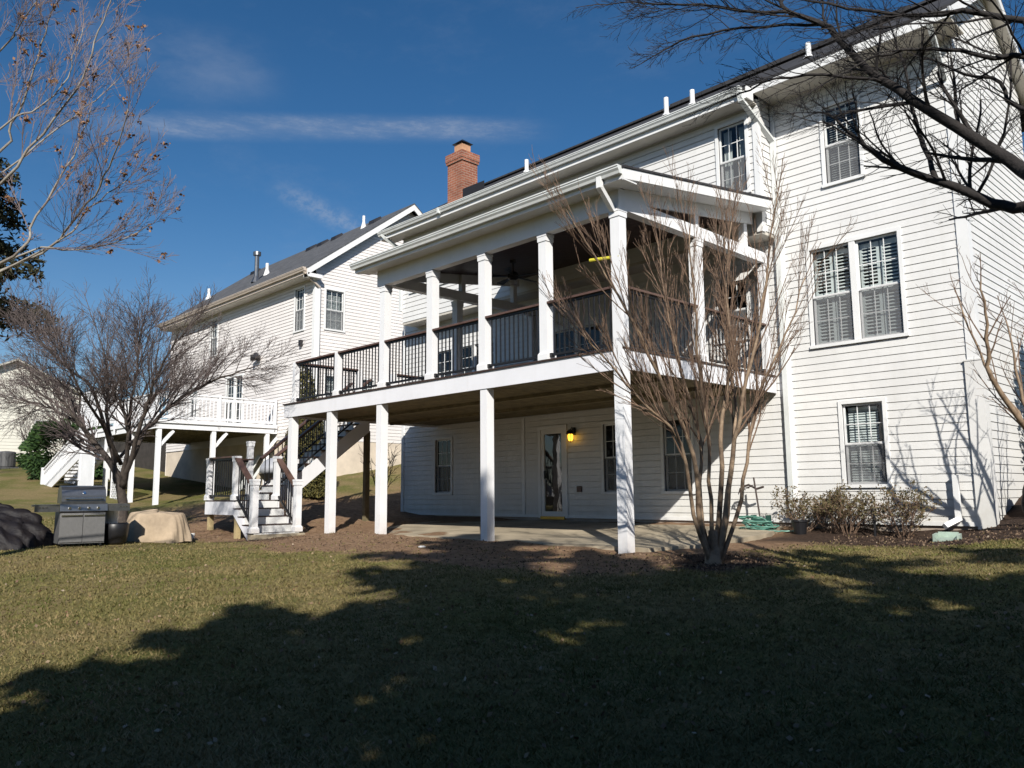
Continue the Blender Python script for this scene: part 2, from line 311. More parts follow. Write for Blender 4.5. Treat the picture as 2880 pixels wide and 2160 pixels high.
# ------------------------------------------------------------------ ground
CTRL = [(7.6, -9.8, -.66), (0, 0, 0), (-3.5, 0, .06), (-7.3, 0, .09), (-9.2, -1.3, -.07), (-8.4, -.9, .0), (-10.8, -1.2, .0), (-9.3, -4.8, 0), (1.7, -.35, 0), (3.2, 4.85, .26), (0, 4.85, .22), (-6, 4.85, .20), (-12, 4.85, .38), (-4, 2.4, .08), (-3.4, .3, .06), (.6, .6, .05), (.8, 2.5, .09), (-1.5, .3, .04),
        (-8.5, 3.2, .16), (-21, 1, .55), (-18.5, 5.9, 1.5), (-18.5, 12, 2.6), (-30, 0, 1.2), (-45, 3, 2.85), (-60, 0, 4.0), (-13.5, -9, -.05), (-25, -10, .8), (3.3, 3.7, .13), (4.8, 3.6, .38), (4.2, 6.5, .85), (4.5, 9.5, 1.7), (10, 6, 1.3),
        (0, -20, -1.6), (20, -14, -1.3), (15, -4, -.2), (-12, 9, 1.2), (-12.5, -3.4, .25), (-15.5, 2.2, .95), (-9.5, .6, .08), (-40, -30, .5), (40, 20, 3), (-30, 60, 5), (40, -50, -2.5), (-40, 20, 4), (10, 20, 4), (-100, 20, 6), (60, 60, 5), (-24, 5, 1.1), (2.5, -5, -.24), (-2, -5, -.1), (4, -3, -.17)]
cp = np.array(CTRL, dtype=float)
def _ker(a, b): return np.sqrt(((a[:, None, :] - b[None, :, :]) ** 2).sum(-1) + 0.6)
_n = len(cp); _A = np.zeros((_n + 3, _n + 3)); _A[:_n, :_n] = _ker(cp[:, :2], cp[:, :2]) - 0.02 * np.eye(_n) * 0; _A[:_n, _n] = 1; _A[:_n, _n + 1:] = cp[:, :2]; _A[_n, :_n] = 1; _A[_n + 1:, :_n] = cp[:, :2].T
_w = np.linalg.solve(_A, np.concatenate([cp[:, 2], [0, 0, 0]]))
def _fade(xy):
    far = np.maximum(np.abs(xy[:, 0]) - 100, 0) + np.maximum(np.abs(xy[:, 1]) - 70, 0); return np.exp(-far / 200)
def gh_arr(xy):
    q = np.clip(xy, [-110, -70], [70, 70]); o = np.zeros(len(q))
    for i in range(0, len(q), 20000):
        b = q[i:i + 20000]; o[i:i + 20000] = _ker(b, cp[:, :2]) @ _w[:_n] + _w[_n] + b @ _w[_n + 1:]
    return o
def gh(x, y): return float(gh_arr(np.array([[x, y]], dtype=float))[0])
rs = np.random.RandomState(4)
def vnoise(x, y, s, seed):
    r = np.random.RandomState(seed); g = r.rand(64, 64); X = x / s; Y = y / s; xi = np.floor(X).astype(int); yi = np.floor(Y).astype(int); fx = X - xi; fy = Y - yi
    fx = fx * fx * (3 - 2 * fx); fy = fy * fy * (3 - 2 * fy); a = g[xi % 64, yi % 64]; b = g[(xi + 1) % 64, yi % 64]; c = g[xi % 64, (yi + 1) % 64]; d = g[(xi + 1) % 64, (yi + 1) % 64]
    return (a * (1 - fx) + b * fx) * (1 - fy) + (c * (1 - fx) + d * fx) * fy
def sst(a, b, x): t = np.clip((x - a) / (b - a), 0, 1); return t * t * (3 - 2 * t)
def masks(x, y):
    n1 = vnoise(x, y, 1.1, 1) - .5 + .5 * (vnoise(x, y, .33, 2) - .5); n2 = vnoise(x, y, .5, 3) - .5
    yb = np.interp(x, [-13, -10.5, -7.7, -5.2, -3.3, -1.5, .7, 1.8, 2.45, 2.7, 4.5], [-1.6, -2.9, -3.2, -3.3, -3.4, -2.9, -2.6, -2.2, -1.4, 0, 4])   # front edge of the bare soil
    yb = yb + .35
    soil = sst(-.35, .45, (y - yb) + .9 * n1) * sst(-15.5, -13.5, x + n1) * sst(2.3, 1.3, x + .5 * n1) * sst(9, 6, y)
    mulch = sst(2.3, 3.1, y + .7 * n1) * sst(0.1, .8, x + .4 * n1) * sst(9, 7, y)
    mulch = np.maximum(mulch, sst(1.1, .55, np.hypot(x - 1.75, (y + .45) * 1.2) + .5 * n1))
    return soil, mulch
xs = np.concatenate([[-900, -500, -300, -180, -120, -90, -70, -56, -46, -38, -32, -28, -25, -22.5], np.arange(-21, 12.01, .16), [13, 14.5, 17, 20, 25, 32, 42, 60, 90, 150, 300, 900]])
ys = np.concatenate([[-900, -300, -150, -80, -50, -32, -22, -17, -14], np.arange(-12.5, 9.01, .16), [10, 11.5, 13.5, 16, 20, 26, 34, 46, 62, 90, 150, 300, 900]])
GX, GY = np.meshgrid(xs, ys, indexing='ij'); gx = GX.ravel(); gy = GY.ravel()
soil, mulch = masks(gx, gy)
gz = gh_arr(np.stack([gx, gy], 1)) + .035 * (vnoise(gx, gy, .9, 5) - .5) + (.03 + .04 * np.maximum(soil * .5, mulch)) * (vnoise(gx, gy, .3, 6) - .5)
idx = np.arange(len(gx)).reshape(GX.shape); fc = np.stack([idx[:-1, :-1].ravel(), idx[1:, :-1].ravel(), idx[1:, 1:].ravel(), idx[:-1, 1:].ravel()], 1)
GM = bpy.data.materials.new('lawn_and_soil'); GM.use_nodes = True
def build_ground_material(m):
    t = m.node_tree; b = t.nodes['Principled BSDF']; b.inputs['Roughness'].default_value = 0.95; b.inputs['Specular IOR Level'].default_value = 0.15
    tcn = t.nodes.new('ShaderNodeTexCoord')
    def noise(sc, det=6, ro=.65):
        n = t.nodes.new('ShaderNodeTexNoise'); n.inputs['Scale'].default_value = sc; n.inputs['Detail'].default_value = det; n.inputs['Roughness'].default_value = ro; t.links.new(tcn.outputs['Object'], n.inputs['Vector']); return n.outputs[0]
    def ramp(v, pts):
        r = t.nodes.new('ShaderNodeValToRGB'); cr = r.color_ramp
        while len(cr.elements) < len(pts): cr.elements.new(.5)
        for i, (p, c) in enumerate(pts): cr.elements[i].position = p; cr.elements[i].color = (*c, 1)
        t.links.new(v, r.inputs[0]); return r.outputs[0]
    def mixc(f, a, c):
        n = t.nodes.new('ShaderNodeMixRGB'); t.links.new(f, n.inputs[0]); t.links.new(a, n.inputs[1]); t.links.new(c, n.inputs[2]); return n.outputs[0]
    def att(name):
        n = t.nodes.new('ShaderNodeAttribute'); n.attribute_name = name; return n.outputs['Fac']
    g1 = ramp(noise(14, 8, .75), [(.28, (.11, .085, .035)), (.50, (.215, .165, .075)), (.72, (.31, .235, .12))])
    g2 = ramp(noise(14, 8, .75), [(.28, (.06, .068, .018)), (.52, (.13, .13, .036)), (.72, (.22, .195, .07))])
    gr = ramp(noise(.55, 5, .6), [(.42, (0, 0, 0)), (.60, (1, 1, 1))])
    lawn = mixc(gr, g1, g2)
    so_ = ramp(noise(9, 8, .7), [(.30, (.15, .088, .052)), (.52, (.26, .165, .10)), (.75, (.37, .25, .155))])
    mu = ramp(noise(22, 8, .8), [(.30, (.020, .014, .011)), (.55, (.065, .042, .030)), (.78, (.14, .09, .065))])
    c = mixc(att('soil'), lawn, so_); c = mixc(att('mulch'), c, mu)
    t.links.new(c, b.inputs['Base Color'])
    bp = t.nodes.new('ShaderNodeBump'); bp.inputs['Strength'].default_value = .8; bp.inputs['Distance'].default_value = .04; t.links.new(noise(26, 8, .75), bp.inputs['Height']); t.links.new(bp.outputs[0], b.inputs['Normal'])
build_ground_material(GM)
ground = structure(npmesh('ground', np.stack([gx, gy, gz], 1), fc, GM))
for nm, arr in (('soil', soil), ('mulch', mulch)):
    a = ground.data.attributes.new(nm, 'FLOAT', 'POINT'); a.data.foreach_set('value', arr.astype(np.float32))
ground.data.polygons.foreach_set('use_smooth', [True] * len(ground.data.polygons))

# concrete patio under the deck
pat = [(-9.1, 2.75), (-8.4, 1.35), (-7.5, .62), (-6.6, .30), (-3.2, .24), (.2, .24), (.6, 1.0), (.5, 3.2), (.0, 4.84), (-9.6, 4.84)]
mb = MB()
def pz(y): return .075 + (y - .24) * .034
top = [(x, y, pz(y)) for x, y in pat]; mb.quad(top)
for i in range(len(pat)):
    a = top[i]; b = top[(i + 1) % len(pat)]; mb.quad([(a[0], a[1], a[2] - .35), (b[0], b[1], b[2] - .35), b, a])
structure(mb.build('patio', CONC))

# ------------------------------------------------------------------ walls, windows
class Wall:
    """frame: o origin, u along the wall, n outward; a = along, h = height, out = outward offset"""
    def __init__(s, o, u, n): s.o = Vector(o); s.u = Vector(u); s.n = Vector(n)
    def p(s, a, h, out=0): q = s.o + s.u * a + s.n * out; return (q.x, q.y, q.z + h)
    def box(s, mb, a0, a1, h0, h1, o0, o1, mi=0):
        mb.hexa([s.p(a0, h0, o1), s.p(a1, h0, o1), s.p(a1, h0, o0), s.p(a0, h0, o0), s.p(a0, h1, o1), s.p(a1, h1, o1), s.p(a1, h1, o0), s.p(a0, h1, o0)], mi)
def siding(mb, W, z0, z1, iv, holes=(), course=.14, lip=.014, phase=0.0, gap=.0115):
    ks = []; z = z0 + phase
    edges = [z0] if phase == 0 else [z0]
    zz = z0
    while zz < z1 - 1e-4:
        zn = min(zz + course, z1); cuts = sorted({zz, zn} | {h for H in holes for h in (H[2], H[3]) if zz < h < zn})
        for c0, c1 in zip(cuts[:-1], cuts[1:]):
            m = (c0 + c1) / 2; segs0 = iv(c0 + 1e-5); segs1 = iv(c1 - 1e-5)
            L0, R0 = segs0; L1, R1 = segs1
            sub = [(L0, R0, L1, R1)]
            for H in holes:
                if H[2] <= m <= H[3]:
                    ns = []
                    for (a0, b0, a1, b1) in sub:
                        if H[1] <= max(a0, a1) or H[0] >= min(b0, b1): ns.append((a0, b0, a1, b1)); continue
                        if H[0] > min(a0, a1): ns.append((a0, H[0], a1, H[0]))
                        if H[1] < max(b0, b1): ns.append((H[1], b0, H[1], b1))
                    sub = ns
            f0 = (c0 - zz) / course; f1 = (c1 - zz) / course; o0 = lip * (1 - f0) + .004 * f0; o1 = lip * (1 - f1) + .004 * f1
            for (a0, b0, a1, b1) in sub:
                if b0 - a0 < 1e-4 and b1 - a1 < 1e-4: continue
                gp_ = gap if (c1 == zn and zn < z1 - 1e-4) else 0.0
                mb.quad([W.p(a0, c0, o0), W.p(b0, c0, o0), W.p(b1, c1 - gp_, o1), W.p(a1, c1 - gp_, o1)])
                if c0 == zz:                # butt edge and the shadow gap behind it
                    mb.quad([W.p(a0, c0, o0 - .003), W.p(b0, c0, o0 - .003), W.p(b0, c0, o0), W.p(a0, c0, o0)]); hs = min(.014, c1 - c0)
                    mb.quad([W.p(a0, c0, o0 - .003), W.p(b0, c0, o0 - .003), W.p(b0, c0 + hs, o0 - .005), W.p(a0, c0 + hs, o0 - .005)])
                    mb.quad([W.p(a0, c0 - gap, -.016), W.p(b0, c0 - gap, -.016), W.p(b0, c0 + hs, -.016), W.p(a0, c0 + hs, -.016)]); mb.quad([W.p(a0, c0 + hs, -.016), W.p(b0, c0 + hs, -.016), W.p(b0, c0 + hs, o0 - .005), W.p(a0, c0 + hs, o0 - .005)])
                if gp_: mb.quad([W.p(a1, c1 - gp_, o1), W.p(b1, c1 - gp_, o1), W.p(b1, c1 - gp_, -.016), W.p(a1, c1 - gp_, -.016)])
        zz = zn
def window(W, a0, a1, h0, h1, parent, units=1, cover='blind', muntin=(3, 2), casing=.065, lowmuntin=True, trim=None, drop=1.0, openw=1.0, tilt=0.6, name='window'):
    trim = trim or TRIM
    mb = MB(); g = MB(); bl = MB(); inn = MB(); sc_ = MB()
    c = casing
    W.box(mb, a0, a1, h1 - c, h1, 0, .034); W.box(mb, a0 - .015, a1 + .015, h0 - .02, h0 + c * .6, 0, .05)
    W.box(mb, a0, a0 + c, h0 + c * .6, h1 - c, 0, .034); W.box(mb, a1 - c, a1, h0 + c * .6, h1 - c, 0, .034)
    ia0, ia1, ih0, ih1 = a0 + c, a1 - c, h0 + c * .6, h1 - c
    uw = (ia1 - ia0 - (units - 1) * .11) / units
    # reveal and dark room behind
    for (p, q, r, s_) in (((ia0, ih0), (ia1, ih0), 0, 0),):
        inn.quad([W.p(ia0, ih0, -.45), W.p(ia1, ih0, -.45), W.p(ia1, ih1, -.45), W.p(ia0, ih1, -.45)])
        inn.quad([W.p(ia0, ih0, 0), W.p(ia1, ih0, 0), W.p(ia1, ih0, -.45), W.p(ia0, ih0, -.45)]); inn.quad([W.p(ia0, ih1, 0), W.p(ia1, ih1, 0), W.p(ia1, ih1, -.45), W.p(ia0, ih1, -.45)])
        inn.quad([W.p(ia0, ih0, 0), W.p(ia0, ih1, 0), W.p(ia0, ih1, -.45), W.p(ia0, ih0, -.45)]); inn.quad([W.p(ia1, ih0, 0), W.p(ia1, ih1, 0), W.p(ia1, ih1, -.45), W.p(ia1, ih0, -.45)])
    for k in range(units):
        u0 = ia0 + k * (uw + .11); u1 = u0 + uw
        if k: W.box(mb, u0 - .11, u0, ih0, ih1, -.03, .026)
        hm = (ih0 + ih1) / 2; s = .035
        for (b0, b1, od) in ((hm - .02, ih1, -.028), (ih0, hm + .02, -.058)):
            W.box(mb, u0, u0 + s, b0, b1, od - .03, od); W.box(mb, u1 - s, u1, b0, b1, od - .03, od)
            W.box(mb, u0 + s, u1 - s, b0, b0 + s * 1.2, od - .03, od); W.box(mb, u0 + s, u1 - s, b1 - s, b1, od - .03, od)
            if muntin and (lowmuntin or b0 > ih0):
                nx, ny = muntin
                for i in range(1, nx): x = u0 + s + (uw - 2 * s) * i / nx; W.box(mb, x - .007, x + .007, b0 + s * 1.2, b1 - s, od - .022, od - .008)
                for j in range(1, ny): h = b0 + s + (b1 - b0 - 2 * s) * j / ny; W.box(mb, u0 + s, u1 - s, h - .007, h + .007, od - .0215, od - .0085)
            g.quad([W.p(u0 + s, b0 + s, od - .015), W.p(u1 - s, b0 + s, od - .015), W.p(u1 - s, b1 - s, od - .015), W.p(u0 + s, b1 - s, od - .015)])
        sc_.quad([W.p(u0 + .012, ih0 + .012, -.012), W.p(u1 - .012, ih0 + .012, -.012), W.p(u1 - .012, hm, -.012), W.p(u0 + .012, hm, -.012)])
        if cover == 'blind':
            x0, x1 = u0 + .05, u0 + .05 + (uw - .1) * openw; z = ih1 - .12; zl = ih1 - (ih1 - ih0) * drop
            W.box(bl, x0, x1, ih1 - .11, ih1 - .06, -.17, -.12)
            while z > zl:
                dy = .022 * math.cos(tilt); dz = .022 * math.sin(tilt)
                bl.quad([W.p(x0, z - dz, -.14 + dy), W.p(x1, z - dz, -.14 + dy), W.p(x1, z + dz, -.14 - dy), W.p(x0, z + dz, -.14 - dy)]); z -= .046
        elif cover == 'shutter':
            half = (uw - .06) / 2
            for q in (0, 1):
                for (zl, zh) in ((ih0 + .03, hm - .0), (hm + .02, ih1 - .06)):
                    x0 = u0 + .02 + q * (half + .02); x1 = x0 + half - .0; st = .05
                    W.box(bl, x0, x0 + st, zl, zh, -.16, -.13); W.box(bl, x1 - st, x1, zl, zh, -.16, -.13); W.box(bl, x0 + st, x1 - st, zl, zl + .06, -.16, -.13); W.box(bl, x0 + st, x1 - st, zh - .08, zh, -.16, -.13)
                    z = zl + .10
                    while z < zh - .09:
                        bl.hexa([W.p(x0 + st, z, -.118), W.p(x1 - st, z, -.118), W.p(x1 - st, z + .026, -.150), W.p(x0 + st, z + .026, -.150), W.p(x0 + st, z + .007, -.115), W.p(x1 - st, z + .007, -.115), W.p(x1 - st, z + .033, -.147), W.p(x0 + st, z + .033, -.147)]); z += .064
        elif cover == 'curtain':
            n = 30; P = []
            for side in (0, 1):
                for i in range(n):
                    f0, f1 = i / n, (i + 1) / n; w = (uw - .08) * .34
                    s0 = u0 + .04 + f0 * w if side == 0 else u1 - .04 - f0 * w; s1 = u0 + .04 + f1 * w if side == 0 else u1 - .04 - f1 * w
                    d0 = -.16 + .02 * math.sin(f0 * 40); d1 = -.16 + .02 * math.sin(f1 * 40)
                    bl.quad([W.p(s0, ih0 + .03, d0), W.p(s1, ih0 + .03, d1), W.p(s1, ih1 - .05, d1), W.p(s0, ih1 - .05, d0)])
    o = mb.build(name, trim, parent)
    g.build('pane', GLASS, o)
    if name == 'window': sc_.build('insect_screen', SCREEN, o)
    if bl.f: bl.build({'blind': 'blind', 'shutter': 'shutter', 'curtain': 'curtain'}[cover], BLIND, o)
    inn.build('window_recess', DARK, o)
    return o
def hole(a0, a1, h0, h1, c=.03): return (a0 + c, a1 - c, h0 + c, h1 - c)
def gutter_run(mb, x0, x1, yb, zt, s=1.0):       # K-style gutter along X in front of y = yb, top at zt
    prof = [(0, 0), (-.125, 0), (-.125, -.02), (-.112, -.028), (-.112, -.05), (-.085, -.085), (-.07, -.125), (0, -.125)]
    mb.prism([(a * s, b * s) for a, b in prof], (x0, yb, zt), (0, 1, 0), (0, 0, 1), (1, 0, 0), x1 - x0)
def rect_pipe(mb, path, w=.085, d=.06, mi=0):
    for a, b in zip(path[:-1], path[1:]):
        up = (0, 1, 0) if abs(Vector(b).z - Vector(a).z) > abs((Vector(b) - Vector(a)).xy.length) * .3 else (0, 0, 1)
        A = Vector(a); B = Vector(b); e = (B - A).normalized() * .02
        mb.bar(A - e, B + e, w, d, up, mi)

# ------------------------------------------------------------------ main house
YW, YU, XL, XC, XR = 4.85, 4.30, -12.2, .13, 3.53
house = thing('two_storey_house', 'large white vinyl sided house with dark roof and brick chimney behind the covered deck', 'house', (-4, 6.5, .2))
Wl = Wall((0, YW, 0), (1, 0, 0), (0, -1, 0)); Wu = Wall((0, YU, 0), (1, 0, 0), (0, -1, 0)); We = Wall((XR, 0, 0), (0, 1, 0), (1, 0, 0)); Wc = Wall((XC, 0, 0), (0, 1, 0), (1, 0, 0))
low_win = [(-10.67, -9.84, .90, 2.50), (-4.47, -3.63, .88, 2.54), (-2.79, -1.95, .88, 2.54), (1.17, 2.03, .97, 2.53)]
door = (-6.50, -5.53, .30, 2.55); french = (-10.72, -8.05, 3.16, 5.05); patio_win = (-6.0, -4.35, 3.16, 4.95); porch_win = (-1.35, -.50, 3.95, 5.25); dbl = (.73, 2.49, 3.58, 5.53); rup = (1.15, 1.94, 6.64, 8.26)
holes = [hole(*w) for w in low_win + [door, french, patio_win, porch_win, dbl]]
z0 = .33
mb = MB(); siding(mb, Wl, z0, 5.93, lambda z: (XL, XR - .15), holes)
siding(mb, Wl, 5.93, 8.80, lambda z: (XC, XR - .15), [hole(*rup)])
mb.build('siding', SIDING, house)
mb = MB(); uw = [(-.80, -.06, 6.76, 8.34), (-11.15, -10.4, 6.76, 8.34), (-9.9, -9.1, 6.76, 8.34)]
siding(mb, Wu, 5.93, 8.62, lambda z: (-11.5, XC - .09), [hole(*w) for w in uw]); siding(mb, Wc, 5.93, 8.78, lambda z: (YU + .09, YW - .06))
mb.build('upper_siding', SIDING, house)
# east gable wall
RY, RZ, EY, EZ = 6.95, 10.66, 3.85, 8.70; SL = (RZ - EZ) / (RY - EY); BY = 2 * RY - EY
mb = MB(); siding(mb, We, .20, RZ - .25, lambda z: (YW + .15 if z < 8.78 else max(YW, EY + (z - EZ + .16) / SL), 9.05 if z < 8.75 else min(9.05, BY - (z - EZ + .16) / SL)))
mb.build('gable_siding', SIDING, house)
mb = MB()      # rear and west closing walls
mb.quad([(XL, YW, .3), (XL, 9.05, .3), (XL, 9.05, 8.7), (XL, YW, 8.7)]); mb.quad([(XL, 9.05, .3), (XR, 9.05, .3), (XR, 9.05, 8.7), (XL, 9.05, 8.7)])
mb.quad([(-11.5, YU, 5.93), (-11.5, YW, 5.93), (-11.5, YW, 8.7), (-11.5, YU, 8.7)]); mb.quad([(-12.0, EY, EZ), (-12.0, BY, EZ), (-12.0, RY, RZ)]); mb.quad([(-12.2, YW, 5.9), (-11.5, YW, 5.9), (-11.5, YW, 8.7), (-12.2, YW, 8.7)])
mb.build('end_wall', SIDING, house)
mb = MB(); mb.box(-11.5, XC - .002, YU + .002, YW + .03, 5.86, 5.93); mb.build('overhang_soffit', SOFFIT, house)
mb = MB(); mb.box(XL, XR - .02, YW + .02, YW + .3, -.3, z0); mb.box(XR - .3, XR - .02, YW + .3, 9.05, -.3, 2.2); mb.build('foundation', FOUND, house)
# trim boards
mb = MB()
mb.box(XR - .15, XR + .03, YW - .030, YW + .02, 3.02, 8.72); mb.box(XR - .02, XR + .030, YW + .02, YW + .15, 3.02, 8.72)
mb.box(XC - .09, XC + .030, YU - .030, YU + .02, 5.90, 8.60); mb.box(XC - .02, XC + .030, YU + .02, YU + .09, 5.90, 8.60); mb.box(XC + .01, XC + .10, YW - .03, YW - .002, 5.93, 8.7)
mb.box(XL - .02, XL + .10, YW - .03, YW + .02, .36, 5.85); mb.box(-7.08, -6.98, YW - .032, YW - .0, .34, 2.80); mb.box(.19, .30, YW - .032, YW - .002, .34, 5.9)
mb.box(XL, XR - .16, YW - .027, YW - .001, z0 - .02, z0 + .05)
mb.build('corner_trim', TRIM, house)
mb = MB(); mb.box(XR - .19, XR + .07, YW - .05, YW + .02, .18, 3.0); mb.box(XR + .0, XR + .07, YW + .02, YW + .16, .18, 3.0); mb.box(XR - .20, XR + .08, YW - .06, YW + .17, 3.0, 3.025)
mb.build('corner_pilaster', SIDING, house)
# roof
mb = MB(); XE = 3.78
def slab(mb, x0, x1, y0, z0_, y1, z1_, t=.05):
    mb.hexa([(x0, y0, z0_ - t), (x1, y0, z0_ - t), (x1, y1, z1_ - t), (x0, y1, z1_ - t), (x0, y0, z0_), (x1, y0, z0_), (x1, y1, z1_), (x0, y1, z1_)])
slab(mb, -12.05, .16, EY, EZ, RY, RZ); slab(mb, .16, XE, 4.1, EZ + SL * .25, RY, RZ); slab(mb, -12.05, XE, BY, EZ, RY, RZ)
mb.bar((-12.05, RY, RZ + .01), (XE, RY, RZ + .01), .26, .05)
mb.bar((-3.6, RY, RZ + .06), (XE - 1.5, RY, RZ + .06), .22, .06)
roof = mb.build('roof', ROOF, house)
mb = MB()
mb.box(-12.05, .16, EY + .01, EY + .03, EZ - .22, EZ - .055); mb.box(.16, XE - .02, 4.11, 4.135, EZ + SL * .25 - .21, EZ + SL * .25 - .055)
mb.box(.16, .185, EY + .01, 4.11, EZ - .22, EZ + .03)
for sgn, y_e, z_e in ((1, EY if False else 4.1, EZ + SL * .25), (-1, BY, EZ)):
    mb.bar((XE - .015, y_e, z_e - .14), (XE - .015, RY, RZ - .14), .03, .17, (0, -sgn * SL, 1) if sgn < 0 else (0, -SL, 1))
mb.build('fascia_board', TRIM, house)
mb = MB(); mb.box(-12.05, XC + .03, EY + .03, YU, EZ - .225, EZ - .20); mb.box(.185, XE - .03, 4.135, YW + .01, EZ + SL * .25 - .215, EZ + SL * .25 - .19)
for y_e, z_e in ((4.5, EZ + SL * .65), (BY, EZ)):
    mb.hexa([(XR, y_e, z_e - .2), (XE - .03, y_e, z_e - .2), (XE - .03, RY, RZ - .2), (XR, RY, RZ - .2), (XR, y_e, z_e - .18), (XE - .03, y_e, z_e - .18), (XE - .03, RY, RZ - .18), (XR, RY, RZ - .18)])
mb.build('eave_soffit', SOFFIT, house)
mb = MB(); gutter_run(mb, -12.08, .10, EY + .01, EZ + .015); mb.bar((-9.2, EY - .06, EZ - .06), (-9.14, EY - .06, EZ - .06), .15, .15)
mb.build('gutter', GUTTER, house)
mb = MB(); rect_pipe(mb, [(.06, EY - .05, EZ - .08), (.08, EY - .02, EZ - .26), (.20, YW - .07, EZ - .85), (.20, YW - .07, .45)], .10, .075); mb.build('downspout', GUTTER, house); mb = MB()
rect_pipe(mb, [(-11.9, EY - .05, EZ - .08), (-11.8, EY, EZ - .2), (-11.55, YU - .05, EZ - .55), (-11.55, YU - .05, 6.3)], .09, .06); mb.build('downspout', GUTTER, house); mb = MB()
rect_pipe(mb, [(XR - .08, 4.1, EZ - .06), (XR - .08, 4.2, EZ - .2), (XR - .12, YW - .06, EZ - .75)], .08, .06)
mb.build('downspout', GUTTER, house)
# chimney
mb = MB(); cx0, cx1, cy0, cy1 = -10.28, -9.62, 5.0, 5.60
mb.box(cx0, cx1, cy0, cy1, 8.9, 10.62); mb.box(cx0 - .035, cx1 + .035, cy0 - .035, cy1 + .035, 10.62, 10.70); mb.box(cx0 - .05, cx1 + .05, cy0 - .05, cy1 + .05, 10.70, 10.92)
chim = mb.build('chimney', BRICK, house)
mb = MB(); mb.box(-10.12, -9.78, 5.13, 5.47, 10.92, 11.24); mb.build('flue', CLAY, chim)
mb = MB(); mb.hexa([(-10.18, 5.07, 11.27), (-9.72, 5.07, 11.27), (-9.72, 5.53, 11.27), (-10.18, 5.53, 11.27), (-9.99, 5.26, 11.42), (-9.91, 5.26, 11.42), (-9.91, 5.34, 11.42), (-9.99, 5.34, 11.42)]); mb.build('chimney_cap', BLACK, chim)
mb = MB(); rz_ = lambda y: EZ + SL * (y - EY)
mb.prism([(cy0 + .02, rz_(cy0) - .1), (cy1 + .25, rz_(cy1) + .05), (cy1 + .25, rz_(cy1) + .40), (cy0 + .02, rz_(cy0) + .30)], (cx1, 0, 0), (0, 1, 0), (0, 0, 1), (1, 0, 0), .03); mb.build('flashing', FLASH, chim)
for (x, y, h) in ((-7.06, 5.1, .34), (-2.52, 5.1, .42), (-1.82, 5.1, .34), (.9, 5.1, .3)):
    mb = MB(); z = rz_(y); mb.tube([(x, y, z - .05), (x, y, z + h)], .055, 10); mb.tube([(x, y, z - .03), (x, y, z + .05)], [.12, .06], 10); mb.build('vent_pipe', TRIM, house)
# windows of the main house
for w, cv, dr in zip(low_win, ('none', 'none', 'none', 'blind'), (1, 1, 1, 1)):
    if cv == 'blind': window(Wl, *w, house, cover='blind', openw=.84, tilt=1.0)
    else: window(Wl, *w, house, cover='none')
window(Wl, *dbl, house, units=2, cover='shutter'); window(Wl, *rup, house, cover='blind', tilt=.6); window(Wl, *porch_win, house, cover='none')
window(Wu, *uw[0], house, cover='curtain'); window(Wu, *uw[1], house, cover='blind'); window(Wu, *uw[2], house, cover='blind')
window(Wl, *patio_win, house, units=2, cover='none', muntin=(2, 2))
window(Wl, *french, house, units=3, cover='none', muntin=(2, 3), name='french_door')
# storm door with wall lantern
d0, d1, dh0, dh1 = door
mb = MB(); Wl.box(mb, d0, d0 + .09, dh0, dh1, 0, .04); Wl.box(mb, d1 - .09, d1, dh0, dh1, 0, .04); Wl.box(mb, d0 + .09, d1 - .09, dh1 - .09, dh1, 0, .04)
Wl.box(mb, d0 + .09, d0 + .19, dh0 + .04, dh1 - .09, -.03, .02); Wl.box(mb, d1 - .19, d1 - .09, dh0 + .04, dh1 - .09, -.03, .02); Wl.box(mb, d0 + .19, d1 - .19, dh1 - .2, dh1 - .09, -.03, .02); Wl.box(mb, d0 + .19, d1 - .19, dh0 + .04, dh0 + .16, -.03, .02)
dr_ = mb.build('storm_door', TRIM, house)
mb = MB(); mb.quad([Wl.p(d0 + .19, dh0 + .16, -.005), Wl.p(d1 - .19, dh0 + .16, -.005), Wl.p(d1 - .19, dh1 - .2, -.005), Wl.p(d0 + .19, dh1 - .2, -.005)]); mb.build('pane', DGLASS, dr_)
mb = MB(); mb.quad([Wl.p(d0 + .1, dh0, -.08), Wl.p(d1 - .1, dh0, -.08), Wl.p(d1 - .1, dh1 - .1, -.08), Wl.p(d0 + .1, dh1 - .1, -.08)]); mb.build('inner_door', DARK, dr_)
mb = MB(); Wl.box(mb, d0 + .09, d1 - .09, dh0 - .03, dh0 + .04, -.04, .07); mb.build('threshold', BRASS, dr_)
mb = MB(); Wl.box(mb, d0 + .22, d0 + .25, 1.25, 1.45, .02, .06); mb.build('handle', BLACK, dr_)
mb = MB(); lx = -5.30; Wl.box(mb, lx - .05, lx + .05, 2.28, 2.46, .0, .03); mb.tube([Wl.p(lx, 2.40, .02), Wl.p(lx, 2.46, .10), Wl.p(lx, 2.40, .14)], .012, 6); mb.lathe([(.02, .10), (.085, .06), (.11, .0), (.11, -.015)], Wl.p(lx, 2.31, .15), 12); mb.lathe([(.05, 0), (.03, -.02)], Wl.p(lx, 2.125, .15), 10)
for q in range(4):
    t_ = math.pi / 4 + q * math.pi / 2; p = Wl.p(lx + .075 * math.cos(t_), 2.31, .15 + .075 * math.sin(t_)); p2_ = Wl.p(lx + .05 * math.cos(t_), 2.12, .15 + .05 * math.sin(t_)); mb.tube([p, p2_], .006, 4)
lamp = mb.build('wall_lantern', BLACK, house)
mb = MB(); mb.lathe([(.035, -.175), (.062, -.12), (.068, -.04), (.05, -.005)], Wl.p(lx, 2.30, .15), 12); mb.build('lamp_glass', LAMPG, lamp, smooth=True)
mb = MB(); Wl.box(mb, -5.22, -5.08, .92, 1.06, .0, .05); mb.build('outlet_box', RAILB, house)
